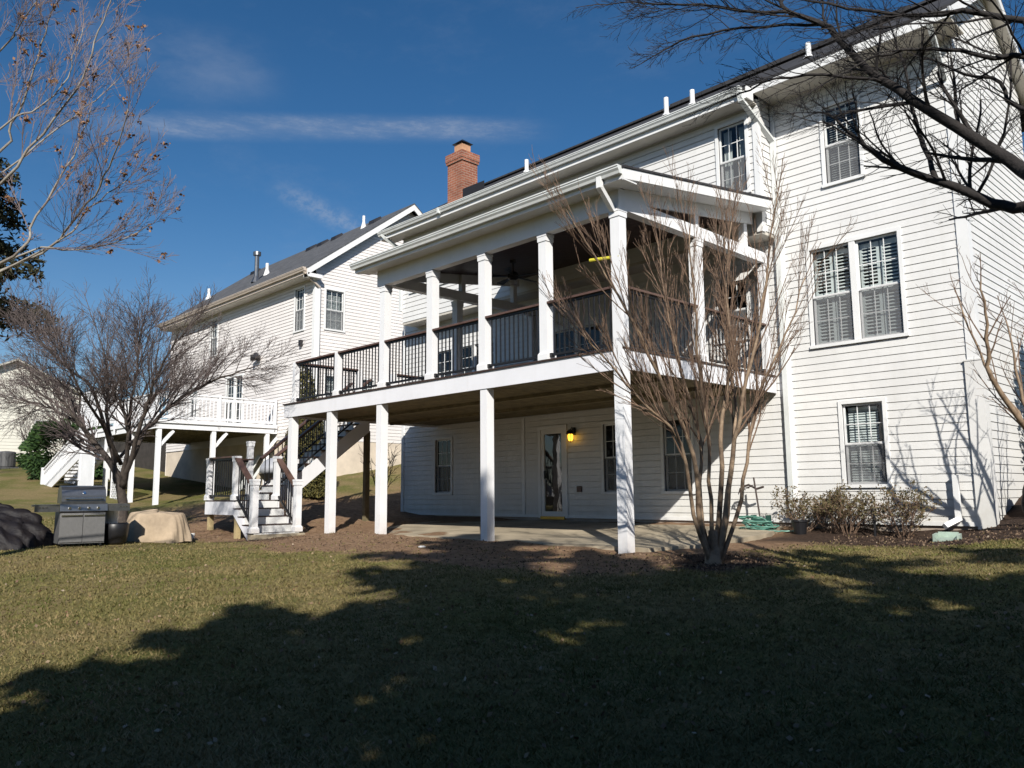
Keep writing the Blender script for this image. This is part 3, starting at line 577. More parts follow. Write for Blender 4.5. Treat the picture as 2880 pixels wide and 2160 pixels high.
mb = MB(); rect_pipe(mb, [(3.08, YW - .10, 1.12), (3.08, YW - .10, .42), (2.96, YW - .36, .32)], .085, .07); mb.build('drain_leader', TRIM, house)

# ------------------------------------------------------------------ covered deck
deck = thing('covered_deck', 'raised white deck on tall square posts, its right half under a low shed roof', 'deck', (-5, 2.4, .1))
XDL, FT, FB = -10.55, 3.10, 2.79; PW = .165
mb = MB()
mb.box(XDL, -.172, .030, .070, FB, FT); mb.box(-.05, -.012, .072, YW - .04, FB, FT); mb.box(XDL, XDL + .04, .072, YW - .04, FB, FT)
mb.build('fascia', FASCIA, deck)
mb = MB()
y = .0
while y < YW - .2: mb.box(XDL - .03, .012, y, y + .138, FT + .003, FT + .03); y += .145
mb.build('decking', DECKB, deck)
mb = MB(); y = .12
while y < YW - .08: mb.box(XDL + .05, -.06, y, y + .118, FB + .05, FB + .075); y += .15
mb.box(XDL + .05, -.06, .10, YW - .05, FB + .10, FB + .12)
for y in (1.6, 3.2): mb.box(XDL + .05, -.06, y - .04, y + .04, FB - .02, FB + .045)
mb.build('under_deck_boards', PTWOOD, deck)
def post_mb(x, y, z0, z1, w, base=True, cap=True):
    mb = MB(); h = w / 2; mb.box(x - h, x + h, y - h, y + h, z0, z1)
    if base: mb.box(x - h - .025, x + h + .025, y - h - .025, y + h + .025, z0 + .002, z0 + .10); mb.hexa([(x - h - .025, y - h - .025, z0 + .10), (x + h + .025, y - h - .025, z0 + .10), (x + h + .025, y + h + .025, z0 + .10), (x - h - .025, y + h + .025, z0 + .10), (x - h, y - h, z0 + .14), (x + h, y - h, z0 + .14), (x + h, y + h, z0 + .14), (x - h, y + h, z0 + .14)])
    if cap: mb.box(x - h - .013, x + h + .013, y - h - .013, y + h + .013, z1 - .13, z1 - .002); mb.box(x - h - .020, x + h + .020, y - h - .020, y + h + .020, z1 - .045, z1 - .003)
    return mb
BEAM_B, BEAM_T = 5.33, 5.68; PY = .095
upx = [-6.43, -4.81, -3.26, -1.70]
for x in upx: post_mb(x, PY + .02, FT + .03, BEAM_B, .175).build('column', POSTW, deck)
for x in (-10.26, -8.50, -6.53, -3.24):
    g0 = gh(x, PY) - .15; post_mb(x, PY + .04, g0, FB, PW + .01, False, False).build('support_post', POSTW, deck)
mb = post_mb(-.088, .088, gh(0, 0) - .2, BEAM_B + .02, .178, False, True); mb.build('corner_post', POSTW, deck)
post_mb(-.088, 2.27, FT + .03, BEAM_B, .175).build('column', POSTW, deck); post_mb(-.088, 4.62, FT + .03, BEAM_B, .15).build('column', POSTW, deck)
post_mb(-6.43, 2.13, FT + .03, BEAM_B, .175).build('column', POSTW, deck); post_mb(-6.43, 4.62, FT + .03, BEAM_B, .15).build('column', POSTW, deck)
for (x, y) in ((-10.12, PY), (-8.22, PY), (-10.12, 1.9), (-10.12, 3.0), (-10.12, 4.6)): post_mb(x, y, FT + .03, FT + 1.02, .125, True, False).build('newel_post', POSTW, deck)
# railings
def railing(p, q, ztop, parent, gap=.118, zb=FT + .11, caps=RAILB, capw=.135, name='railing'):
    p = Vector((p[0], p[1], 0)); q = Vector((q[0], q[1], 0)); L = (q - p).length; d = (q - p) / L; mb = MB(); mc = MB()
    mb.bar(p + Vector((0, 0, zb)), q + Vector((0, 0, zb)), .042, .04); mb.bar(p + Vector((0, 0, ztop - .07)), q + Vector((0, 0, ztop - .07)), .042, .04)
    n = int(L / gap)
    for i in range(1, n + 1):
        a = p + d * (L * i / (n + 1)); mb.box(a.x - .0095, a.x + .0095, a.y - .0095, a.y + .0095, zb, ztop - .06)
    for t_ in (p + d * .04, q - d * .04): mb.box(t_.x - .035, t_.x + .035, t_.y - .035, t_.y + .035, zb - .035, zb + .03)
    mc.bar(p + Vector((0, 0, ztop - .03)), q + Vector((0, 0, ztop - .03)), capw, .036)
    r = mb.build(name, BLACK, parent); mc.build('rail_cap', caps, r); return r
RT = FT + 1.0
ex = [-10.06, -8.28]; 
railing((-10.05, PY), (-8.29, PY), RT + .04, deck); railing((-8.15, PY), (-6.52, PY), RT + .04, deck)
xs_ = [-6.34, -4.90, -4.72, -3.35, -3.17, -1.79, -1.61, -.18]
for i in range(0, 8, 2): railing((xs_[i], PY), (xs_[i + 1], PY), RT + .04, deck)
railing((-.088, .18), (-.088, 2.18), RT + .04, deck); railing((-.088, 2.36), (-.088, 4.54), RT + .04, deck)
railing((-10.12, .16), (-10.12, 1.84), RT + .04, deck); railing((-10.12, 3.06), (-10.12, 4.54), RT + .04, deck)
# beams and shed roof
mb = MB(); mb.box(-6.60, -.002, .010, .178, BEAM_B + .003, BEAM_T); mb.build('front_beam', POSTW, deck)
mb = MB(); mb.box(-.176, -.004, .180, YU + .5, BEAM_B + .02, BEAM_B + .23); mb.build('side_beam', POSTW, deck)
mb = MB(); mb.box(-6.515, -6.345, .180, YU + .5, BEAM_B + .02, BEAM_B + .23); mb.build('side_beam', POSTW, deck)
RX0, RX1, RY0, RZ0, RSL = -6.95, .37, -.33, 5.84, .142; RY1 = YU - .01
rzt = lambda y: RZ0 + RSL * (y - RY0)
for xk in (-.09, -6.43):
    for y in (2.27, 3.95):
        mb = MB(); mb.box(xk - .06, xk + .06, y - .06, y + .06, BEAM_B + .232, rzt(y) - .20); mb.build('king_post', POSTW, deck)
mb = MB(); slab(mb, RX0 - .02, RX1 + .02, RY0 - .02, RZ0, RY1, rzt(RY1), .035); proof = mb.build('porch_roof', ROOF, deck)
def rake(mb, x0, x1, top, bot, y0, y1):
    mb.hexa([(x0, y0, rzt(y0) - bot), (x1, y0, rzt(y0) - bot), (x1, y1, rzt(y1) - bot), (x0, y1, rzt(y1) - bot), (x0, y0, rzt(y0) - top), (x1, y0, rzt(y0) - top), (x1, y1, rzt(y1) - top), (x0, y1, rzt(y1) - top)])
mb = MB(); rake(mb, RX1 - .03, RX1, .038, .205, RY0, RY1 - .0); rake(mb, RX0, RX0 + .03, .038, .205, RY0, RY1); mb.box(RX0 + .03, RX1 - .03, RY0, RY0 + .022, RZ0 - .20, RZ0 - .038)
mb.box(RX1 - .028, RX1 - .001, RY0 + .002, .0, BEAM_T - .06, RZ0 - .20); mb.build('rake_board', TRIM, proof)
mb = MB(); mb.box(RX0 + .03, RX1 - .03, RY0 + .022, .012, BEAM_T - .02, BEAM_T + .0); rake(mb, .0, RX1 - .031, .19, .21, .0, RY1); rake(mb, RX0 + .031, -6.52, .19, .21, .0, RY1); mb.build('porch_soffit', TRIM, proof)
for x_ in (-.05, -6.51):
    mb = MB(); rake(mb, x_, x_ + .04, .19, .43, .18, 4.2); mb.build('frieze_board', TRIM, proof)
mb = MB(); gutter_run(mb, RX0 - .04, RX1 - .02, RY0 - .001, RZ0 - .005); mb.build('gutter', GUTTER, proof)
mb = MB(); rect_pipe(mb, [(-.05, RY0 - .06, RZ0 - .10), (-.05, RY0 - .06, RZ0 - .24), (-.10, -.03, RZ0 - .50)], .09, .065); mb.build('downspout', TRIM, proof)
mb = MB(); x = -6.34
while x < -.2: rake(mb, x, x + .133, .21, .235, .18, RY1 - .01); x += .14
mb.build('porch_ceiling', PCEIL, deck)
# yellow handle sticking out of the corner post
mb = MB(); mb.tube([(-.20, .03, 4.585), (-.56, -.06, 4.60)], .030, 10); mb.tube([(-.17, .04, 4.583), (-.02, .0, 4.57)], .008, 6); mb.build('hook_handle', YELLOW, deck)

# ceiling fans hanging from the porch ceiling
def fan(x, y, label, rot):
    f = thing('ceiling_fan', label, 'fan', (x, y, rzt(y) - .24), 'ceiling fans under the porch roof'); z = rzt(y) - .24; mb = MB()
    mb.lathe([(.07, 0), (.06, -.06), (.015, -.07), (.015, -.26), (.09, -.27), (.12, -.33), (.12, -.40), (.06, -.44)], (x, y, z), 16); mb.build('motor', BLACK, f)
    for k in range(5):
        t_ = rot + k * 2 * math.pi / 5; d = Vector((math.cos(t_), math.sin(t_), 0)); s_ = Vector((-d.y, d.x, 0)); mb = MB(); c = Vector((x, y, z - .36))
        P = [c + d * .12 - s_ * .03, c + d * .70 - s_ * .075 - Vector((0, 0, .015)), c + d * .70 + s_ * .075 + Vector((0, 0, .015)), c + d * .12 + s_ * .03]
        mb.hexa([p - Vector((0, 0, .006)) for p in P] + [p + Vector((0, 0, .006)) for p in P]); mb.build('blade', BLACK, f)
    mb = MB(); mb.lathe([(.02, -.44), (.09, -.46), (.085, -.52), (.03, -.55)], (x, y, z), 14); mb.build('lamp_bowl', GREYP, f)
fan(-4.75, 2.3, 'black ceiling fan hanging between the left middle columns of the covered porch', .3)

# ------------------------------------------------------------------ deck stairs
st = thing('deck_stairs', 'white L shaped deck staircase with brown handrails and black balusters', 'stairs', (-10, -.8, .05))
LZ = .80; Y0, Y1 = -1.43, -.30; XA, XB = -11.55, -10.03; RISE, RUN = .178, .232
mb = MB(); mb.box(XA, XB, Y0 + .03, Y1, LZ - .03, LZ); mb.build('landing', DECKB, st)
mb = MB(); mb.box(XA + .01, XB, Y0, Y0 + .04, LZ - .33, LZ - .032); mb.box(XA + .01, XA + .05, Y0 + .04, Y1, LZ - .33, LZ - .032); mb.build('landing_fascia', FASCIA, st)
n = 4; xe = XB + n * RUN
for yy in (Y0, Y1 - .05):
    mb = MB(); pl = [(XB, LZ - .032)]
    for i in range(n): pl += [(XB + i * RUN + .0, LZ - RISE * (i + 1) - .03 + RISE - .002) if i == 0 else (XB + i * RUN, LZ - RISE * i - .032), (XB + i * RUN, LZ - RISE * (i + 1) - .032)]
    pl = [(XB, LZ - .032)] + [q for i in range(n) for q in ((XB + i * RUN + .002, LZ - RISE * (i + 1) - .032), (XB + (i + 1) * RUN, LZ - RISE * (i + 1) - .032))] + [(xe + .02, LZ - RISE * n - .06), (xe + .02, -.16), (xe - .08, -.16), (XB, LZ - .33)]
    mb.prism(pl, (0, yy, 0), (1, 0, 0), (0, 0, 1), (0, 1, 0), .045); mb.build('stringer', FASCIA, st)
for i in range(n):
    zt = LZ - RISE * (i + 1); mb = MB(); mb.box(XB + i * RUN - .02, XB + (i + 1) * RUN + .02, Y0 + .0, Y1, zt - .022, zt); mb.build('tread', DECKB, st)
    mb = MB(); mb.box(XB + i * RUN - .02, XB + i * RUN + .012, Y0 + .046, Y1 - .052, zt + .002, zt + RISE - .024); mb.build('riser', TRIM, st)
mb = MB(); mb.box(xe + .022, xe + .05, Y0 + .02, Y1 - .02, .0, .083); mb.build('riser', TRIM, st)
mb = MB(); mb.box(xe - .1, xe + .10, Y0 - .05, Y1 + .10, -.3, .06); mb.build('footing_slab', CONC, st)
def newel(x, y, z0, z1, w=.125, m=POSTW): post_mb(x, y, z0, z1, w, True, True).build('newel_post', m, st)
newel(XA + .08, Y0 + .06, LZ, LZ + 1.0); newel(XB - .04, Y0 + .06, LZ, LZ + 1.0); newel(xe - .02, Y0 + .04, LZ - RISE * n, LZ + .46, .14); newel(xe - .02, Y1 - .04, LZ - RISE * n, LZ + .46, .14)
newel(XB - .04, Y1 - .06, LZ, LZ + 1.02); newel(XA + .08, Y1 - .06, LZ, LZ + 1.45); newel(XA + .08, 1.8, 2.1, 3.4)
def slope_rail(p, q, parent, h=.88):     # p,q on the nosing line
    p = Vector(p); q = Vector(q); mb = MB(); mc = MB(); L = (q - p).length; up = Vector((0, 0, 1)); nn = int((q - p).xy.length / .115)
    mb.bar(p + up * .09, q + up * .09, .04, .04); mb.bar(p + up * (h - .07), q + up * (h - .07), .04, .04)
    for i in range(1, nn + 1):
        a = p + (q - p) * (i / (nn + 1)); mb.box(a.x - .0095, a.x + .0095, a.y - .0095, a.y + .0095, a.z + .09, a.z + h - .06)
    mc.bar(p + up * (h - .03), q + up * (h - .03), .14, .036); r = mb.build('railing', BLACK, parent); mc.build('rail_cap', RAILB, r)
railing((XA + .14, Y0 + .06), (XB - .10, Y0 + .06), LZ + 1.02, st, zb=LZ + .10)
slope_rail((XB + .02, Y0 + .05, LZ), (xe - .08, Y0 + .05, LZ - RISE * n + .06), st, .98); slope_rail((XB + .02, Y1 - .05, LZ), (xe - .08, Y1 - .05, LZ - RISE * n + .06), st, .98)
railing((XA + .08, Y0 + .12), (XA + .08, Y1 + .02), LZ + 1.02, st, zb=LZ + .10)
n2 = 12; r2 = (FT + .03 - LZ) / (n2 + 1); u2 = .236; YS = Y1 + .05
for i in range(n2):
    y = YS + i * u2; zt = LZ + r2 * (i + 1); mb = MB(); mb.box(XA + .02, XDL - .06, y - .02, y + u2 + .02, zt - .028, zt); mb.build('tread', DECKB, st)
    mb = MB(); mb.box(XA + .05, XDL - .12, y - .002, y + .015, zt - r2 + .002, zt - .03); mb.build('riser', TRIM, st)
yE = YS + n2 * u2
for xx in (XA + .0, XDL - .095):
    mb = MB(); sl2 = r2 / u2
    pl = [(YS + .05, LZ - .02), (YS + .05, LZ + .10), (yE, LZ + .10 + sl2 * (yE - YS - .05)), (yE, LZ - .38 + sl2 * (yE - YS)), (YS + .48, LZ - .02 + .0)]
    mb.prism(pl, (xx, 0, 0), (0, 1, 0), (0, 0, 1), (1, 0, 0), .045); mb.build('stringer', FASCIA, st)
mb = MB(); mb.box(XA, XDL - .03, yE, 4.6, FT, FT + .03); mb.build('landing', DECKB, st)
slope_rail((XDL - .07, YS + .1, LZ + r2), (XDL - .07, yE, FT + .03), st, .88); slope_rail((XA + .05, YS + .2, LZ + r2), (XA + .05, yE, FT + .03), st, .88)
for (x, y, zt) in ((XA + .08, Y0 + .12, LZ - .33), (XB - .06, Y0 + .14, LZ - .33)): post_mb(x, y, gh(x, y) - .15, zt, .11, False, False).build('timber_leg', NEWPT, st)
post_mb(XDL - .2, 2.6, gh(XDL, 2.6) - .1, 2.6, .13, False, False).build('timber_leg', PTWOOD, st)

# ------------------------------------------------------------------ neighbouring house
XN, YN = -18.5, 5.45; NRY, NRZ, NEY, NEZ = 9.75, 12.80, 4.92, 9.18; NSL = (NRZ - NEZ) / (NRY - NEY); NBY = 2 * NRY - NEY; NXW = -32.0
nh = thing('gabled_house', 'cream sided neighbouring house with grey roof and white gable trim beyond the deck stairs', 'house', (-25, 9, 1.2))
Wnf = Wall((0, YN, 0), (1, 0, 0), (0, -1, 0)); Wne = Wall((XN, 0, 0), (0, 1, 0), (1, 0, 0))
nwin = [(-20.02, -19.22, 7.05, 8.78), (-27.5, -26.7, 7.05, 8.78), (-25.7, -24.1, 3.75, 5.95), (-29.5, -28.6, 4.3, 5.9)]
ewin = [(5.83, 6.72, 7.02, 8.62), (5.90, 6.75, 4.05, 5.35), (7.3, 8.15, 4.05, 5.35)]
mb = MB(); siding(mb, Wnf, 3.0, 9.05, lambda z: (NXW, XN - .14), [hole(*w) for w in nwin], .13, .019); mb.build('siding', SIDING_N, nh)
mb = MB(); siding(mb, Wne, 2.9, NRZ - .2, lambda z: (YN + .14 if z < 9.1 else max(YN, NEY + (z - NEZ + .2) / NSL), 14.0 if z < 9.4 else min(14.0, NBY - (z - NEZ + .2) / NSL)), [hole(*w) for w in ewin], .13, .018); mb.build('gable_siding', SIDING_N, nh)
mb = MB(); mb.box(NXW - 10, NXW - .01, YN + .6, YN + 4.0, .2, 4.5); mb.build('added_backing_block', mat('under_deck_shade_brown', (.045, .038, .034), .85, var=.4, vscale=3), nh)  # added block closing the sky gap; its dark colour paints the under-deck shade
mb = MB(); mb.box(NXW, XN, YN + .02, YN + .3, .2, 2.995); mb.box(XN - .3, XN - .0, YN + .3, 14, .5, 2.895); mb.build('foundation', FOUND_N, nh)
mb = MB(); mb.quad([(NXW, YN, .5), (NXW, 14, .5), (NXW, 14, 9.4), (NXW, YN, 9.4)]); mb.quad([(NXW, NEY, NEZ), (NXW, NBY, NEZ), (NXW, NRY, NRZ)]); mb.quad([(NXW, 14, .5), (XN, 14, .5), (XN, 14, 9.4), (NXW, 14, 9.4)]); mb.build('end_wall', SIDING_N, nh)
mb = MB(); mb.box(XN - .14, XN + .03, YN - .03, YN + .02, 2.9, 8.95); mb.box(XN - .02, XN + .03, YN + .02, YN + .14, 2.9, 8.95); mb.build('corner_trim', TRIM, nh)
mb = MB(); slab(mb, NXW - .2, XN + .32, NEY, NEZ, NRY, NRZ); slab(mb, NXW - .2, XN + .32, NBY, NEZ, NRY, NRZ); mb.build('roof', ROOF_N, nh)
mb = MB()
for ye in (NEY, NBY):
    s_ = 1 if ye < NRY else -1
    mb.hexa([(XN + .28, ye, NEZ - .30), (XN + .31, ye, NEZ - .30), (XN + .31, NRY, NRZ - .30), (XN + .28, NRY, NRZ - .30), (XN + .28, ye, NEZ - .05), (XN + .31, ye, NEZ - .05), (XN + .31, NRY, NRZ - .05), (XN + .28, NRY, NRZ - .05)])
mb.box(XN + .0, XN + .31, NEY + .02, YN + .1, NEZ - .34, NEZ - .20); mb.box(XN + .03, XN + .30, NEY + .02, NEY + .05, NEZ - .34, NEZ - .05); mb.build('rake_board', TRIM, nh)
mb = MB(); mb.box(NXW - .2, XN, NEY + .03, YN, NEZ - .26, NEZ - .22); mb.build('eave_soffit', SOFFIT, nh)
mb = MB(); mb.box(NXW - .2, XN + .28, NEY + .0, NEY + .03, NEZ - .24, NEZ - .055); gutter_run(mb, NXW - .2, XN + .2, NEY, NEZ + .01, 1.1); mb.build('gutter', GUTTER_N, nh)
mb = MB(); rect_pipe(mb, [(XN + .12, NEY - .05, NEZ - .1), (XN + .12, NEY + .0, NEZ - .2), (XN + .10, YN + .10, NEZ - .62)], .085, .06); mb.build('downspout', GUTTER_N, nh)
mb = MB(); rect_pipe(mb, [(XN + .07, YN + .12, NEZ - .6), (XN + .07, YN + .12, 1.6)], .085, .06); mb.build('downspout', TRIM, nh)
for w in nwin[:2]: window(Wnf, *w, nh, cover='blind', muntin=(3, 2))
window(Wnf, *nwin[2], nh, units=2, cover='none', muntin=(2, 3), name='french_door'); window(Wnf, *nwin[3], nh, cover='blind')
for w in ewin: window(Wne, *w, nh, cover='blind', muntin=(3, 2), tilt=.7)
nrz = lambda y: NEZ + NSL * (y - NEY)
for (x, y, h, r, nm, m) in ((-25.3, 6.45, 1.15, .10, 'metal_flue', STEEL), (-25.6, 7.1, .5, .07, 'vent_pipe', TRIM), (-31.5, 7.0, .5, .07, 'vent_pipe', TRIM), (-20.75, 9.0, .5, .06, 'vent_pipe', TRIM)):
    mb = MB(); z = nrz(y); mb.tube([(x, y, z - .1), (x, y, z + h)], r, 10); mb.tube([(x, y, z - .1), (x, y, z + .2)], [r * 2.4, r * 1.1], 10)
    if nm == 'metal_flue': mb.tube([(x, y, z + h), (x, y, z + h + .16)], r * 1.7, 12)
    mb.build(nm, m, nh)
for x in (-31.0, -25.4, -24.4, -23.2, -20.2):
    mb = MB(); y = NRY - .55; z = nrz(y); mb.hexa([(x - .22, y - .2, nrz(y - .2) - .02), (x + .22, y - .2, nrz(y - .2) - .02), (x + .22, y + .2, nrz(y + .2) - .02), (x - .22, y + .2, nrz(y + .2) - .02), (x - .18, y - .18, z + .02), (x + .18, y - .18, z + .02), (x + .18, y + .16, z + .24), (x - .18, y + .16, z + .24)]); mb.build('roof_vent', FLASH, nh)
mb = MB(); Wnf.box(mb, -22.85, -22.65, 6.30, 6.55, 0, .06); mb.tube([Wnf.p(-22.75, 6.42, .05), Wnf.p(-22.9, 6.42, .32)], [.09, .13], 10); mb.tube([Wnf.p(-22.7, 6.42, .05), Wnf.p(-22.5, 6.5, .3)], [.07, .11], 10); mb.build('floodlight', BLACK, nh)
mb = MB(); Wnf.box(mb, -19.45, -19.30, 6.45, 6.68, 0, .12); mb.build('vent_hood', BLACK, nh)

# neighbour's white deck with stair and lattice
nd = thing('raised_deck', 'white raised deck with railings, lattice and side stair on the cream neighbouring house', 'deck', (-25, 3, .8))
ND0, ND1, NDY, NDZ = -29.3, -21.05, .85, 3.55; WDECK = mat('white_painted_timber', (0.86, 0.86, 0.87), .5, var=.07, vscale=2)
mb = MB(); mb.box(ND0, ND1, NDY, NDY + .05, NDZ - .30, NDZ); mb.box(ND1 - .05, ND1, NDY + .05, YN - .03, NDZ - .30, NDZ); mb.box(ND0, ND0 + .05, NDY + .05, YN - .03, NDZ - .30, NDZ); mb.box(ND0, ND1 + .05, NDY - .05, NDY - .0, NDZ - .10, NDZ + .03); mb.box(ND1, ND1 + .06, NDY - .05, YN - .05, NDZ - .10, NDZ + .03)
mb.build('fascia', WDECK, nd)
mb = MB(); mb.box(ND0 + .05, ND1 - .05, NDY + .05, YN - .03, NDZ - .04, NDZ + .0); y = NDY + .3
while y < YN - .1: mb.box(ND0 + .05, ND1 - .05, y, y + .05, NDZ - .28, NDZ - .045); y += .4
mb.build('decking', PTWOOD, nd)
for (x, y) in ((ND1 - .1, NDY + .15), (ND1 - .1, NDY + 2.1), (ND1 - .1, YN - .4), (-23.6, NDY + .15), (-26.4, NDY + .15), (ND0 + .15, NDY + .15)):
    mb = post_mb(x, y, gh(x, y) - .2, NDZ - .3, .15, False, False)
    mb.bar((x, y, NDZ - .95), (x + (0 if x > -22 else .5), y + (.5 if x > -22 else 0), NDZ - .36), .1, .1, (0, 1, 0) if x < -22 else (1, 0, 0)); mb.build('support_post', WDECK, nd)
def wrail(p, q, n=None):
    p = Vector((*p, NDZ)); q = Vector((*q, NDZ)); mb = MB(); up = Vector((0, 0, 1)); L = (q - p).length
    mb.bar(p + up * .95, q + up * .95, .12, .05); mb.bar(p + up * .84, q + up * .84, .04, .09); mb.bar(p + up * .12, q + up * .12, .04, .09); k = int(L / .14)
    for i in range(k + 1): a = p + (q - p) * (i / k); mb.box(a.x - .018, a.x + .018, a.y - .018, a.y + .018, NDZ + .08, NDZ + .9)
    m_ = max(1, round(L / 2.0))
    for i in range(m_ + 1): a = p + (q - p) * (i / m_); mb.box(a.x - .05, a.x + .05, a.y - .05, a.y + .05, NDZ - .25, NDZ + 1.02)
    mb.build('railing', WDECK, nd)
wrail((ND1 - .05, NDY + .05), (ND1 - .05, YN - .12)); wrail((-25.0, NDY + .05), (ND1 - .2, NDY + .05))
mb = MB(); mb.box(ND0, -25.1, NDY - .02, NDY + .04, NDZ + .16, NDZ + 1.62); mb.box(ND0 - .05, -25.0, NDY - .05, NDY + .07, NDZ + 1.62, NDZ + 1.68)
for x in (ND0 + .05, -27.2, -25.1): mb.box(x - .07, x + .07, NDY - .06, NDY - .025, NDZ - .3, NDZ + 1.6)
mb.build('privacy_panel', WDECK, nd)
def lattice(x0, x1, y, z0, z1):
    mb = MB(); w = x1 - x0; h = z1 - z0; mb.box(x0, x1, y, y + .04, z1 - .06, z1); mb.box(x0, x0 + .06, y, y + .04, z0, z1 - .06); mb.box(x1 - .06, x1, y, y + .04, z0, z1 - .06)
    s = .17; k = -h
    while k < w:
        a0 = max(0, k); a1 = min(w, k + h)
        if a1 > a0: mb.bar((x0 + a0, y + .015, z0 + (a0 - k)), (x0 + a1, y + .015, z0 + (a1 - k)), .045, .008, (0, 1, 0)); mb.bar((x0 + a0, y + .026, z1 - (a0 - k)), (x0 + a1, y + .026, z1 - (a1 - k)), .045, .008, (0, 1, 0))
        k += s
    mb.build('lattice', WDECK, nd)
lattice(-25.6, -24.2, NDY + .1, gh(-25, 1), 2.55)
# side stair descending to the left
SX0, SX1, SZ0, SZ1 = -27.2, -32.4, 2.75, 1.15
mb = MB(); mb.bar((SX0, .35, SZ0 - .1), (SX1, .35, SZ1 - .1), .05, .3); mb.bar((SX0, 1.3, SZ0 - .1), (SX1, 1.3, SZ1 - .1), .05, .3)
for i in range(12): f_ = (i + .5) / 12; x = SX0 + (SX1 - SX0) * f_; z = SZ0 + (SZ1 - SZ0) * f_; mb.box(x - .22, x + .22, .37, 1.28, z - .03, z + .01)
mb.build('side_stair', WDECK, nd)
mb = MB()
for yy in (.35, 1.3):
    mb.bar((SX0, yy, SZ0 + .95), (SX1, yy, SZ1 + .95), .12, .05); mb.bar((SX0, yy, SZ0 + .76), (SX1, yy, SZ1 + .76), .04, .09); mb.bar((SX0, yy, SZ0 + .14), (SX1, yy, SZ1 + .14), .04, .08)
    for i in range(30): f_ = i / 29; x = SX0 + (SX1 - SX0) * f_; z = SZ0 + (SZ1 - SZ0) * f_; mb.box(x - .025, x + .025, yy - .02, yy + .02, z + .1, z + .92)
    for x, z in ((SX0, SZ0), (SX1, SZ1)): mb.box(x - .09, x + .09, yy - .09, yy + .09, z - 1.2, z + 1.05)
mb.build('stair_railing', WDECK, nd)
mb = MB(); mb.box(SX0 - .1, SX0 + 1.6, .28, .34, 1.0, 2.6); mb.build('skirt_panel', WDECK, nd)

# far house
fh = thing('gabled_house', 'pale far house with a broad gable at the left edge beyond the lawn', 'house', (-50, 2, 2.8))
Wf = Wall((-48, 0, 0), (0, 1, 0), (1, 0, 0)); FP, FW, FE, FR = 2.4, 4.6, 6.9, 9.1
fwin = [(-.6, .5, 3.9, 5.4), (3.6, 4.6, 4.2, 5.6)]
mb = MB(); siding(mb, Wf, 2.6, FR, lambda z: (FP - FW, FP + FW - 1.0) if z < FE else (FP - FW + (z - FE) * FW / (FR - FE), min(FP + FW - 1.0, FP + FW - (z - FE) * FW / (FR - FE))), [hole(*w) for w in fwin], .2, .02)
mb.build('gable_siding', SIDING_F, fh)
mb = MB(); mb.quad([(-48, FP - FW, 2.4), (-62, FP - FW, 2.4), (-62, FP - FW, FE), (-48, FP - FW, FE)]); mb.quad([(-48, FP + FW - 1, 2.4), (-62, FP + FW - 1, 2.4), (-62, FP + FW - 1, FE), (-48, FP + FW - 1, FE)]); mb.box(-48.2, -48.03, FP - FW, FP + FW - 1, 2.2, 2.6); mb.build('side_wall', SIDING_F, fh)
mb = MB()
for s_ in (-1, 1): mb.hexa([(-62, FP, FR), (-47.6, FP, FR), (-47.6, FP + s_ * (FW + .3), FE - .15), (-62, FP + s_ * (FW + .3), FE - .15), (-62, FP, FR + .12), (-47.6, FP, FR + .12), (-47.6, FP + s_ * (FW + .3), FE - .03), (-62, FP + s_ * (FW + .3), FE - .03)])
mb.build('roof', mat('weathered_pale_roof', (.5, .48, .42), .9), fh)
for w in fwin: window(Wf, *w, fh, cover='blind', muntin=(2, 2))
ac = MB(); ac.lathe([(.42, 0), (.45, .05), (.45, .75), (.40, .82), (.1, .86)], (-42.0, .95, gh(-42, .95) + .05), 20); ac.box(-42.5, -41.5, .45, 1.45, gh(-42, .95) - .2, gh(-42, .95) + .05)
tag(ac.build('air_conditioner', mat('dark_grey_enamel', (.09, .09, .09), .5), base=(-42, .95, gh(-42, .95))), 'dark round air conditioner unit beside the pale far house', 'air conditioner')


# ------------------------------------------------------------------ trees and plants
def rvec(rng): v = Vector((rng.gauss(0, 1), rng.gauss(0, 1), rng.gauss(0, 1))); return v.normalized()
def smooth_path(pts, rng, jit=.02, sub=3):
    P = [Vector(p) for p in pts]; o = []
    for i in range(len(P) - 1):
        a = P[max(i - 1, 0)]; b = P[i]; c = P[i + 1]; d = P[min(i + 2, len(P) - 1)]
        for k in range(sub):
            t = k / sub; t2 = t * t; t3 = t2 * t
            q = .5 * ((2 * b) + (c - a) * t + (2 * a - 5 * b + 4 * c - d) * t2 + (3 * b - a - 3 * c + d) * t3)
            o.append(q + (rvec(rng) * jit if (i or k) else Vector((0, 0, 0))))
    o.append(P[-1]); return o
def side_dir(d, ang, rng, flat=0.0):
    a = d.orthogonal().normalized(); b = d.cross(a); t = rng.uniform(0, 2 * math.pi); s = a * math.cos(t) + b * math.sin(t)
    s.z *= (1 - flat)
    return (d * math.cos(ang) + s * math.sin(ang)).normalized()
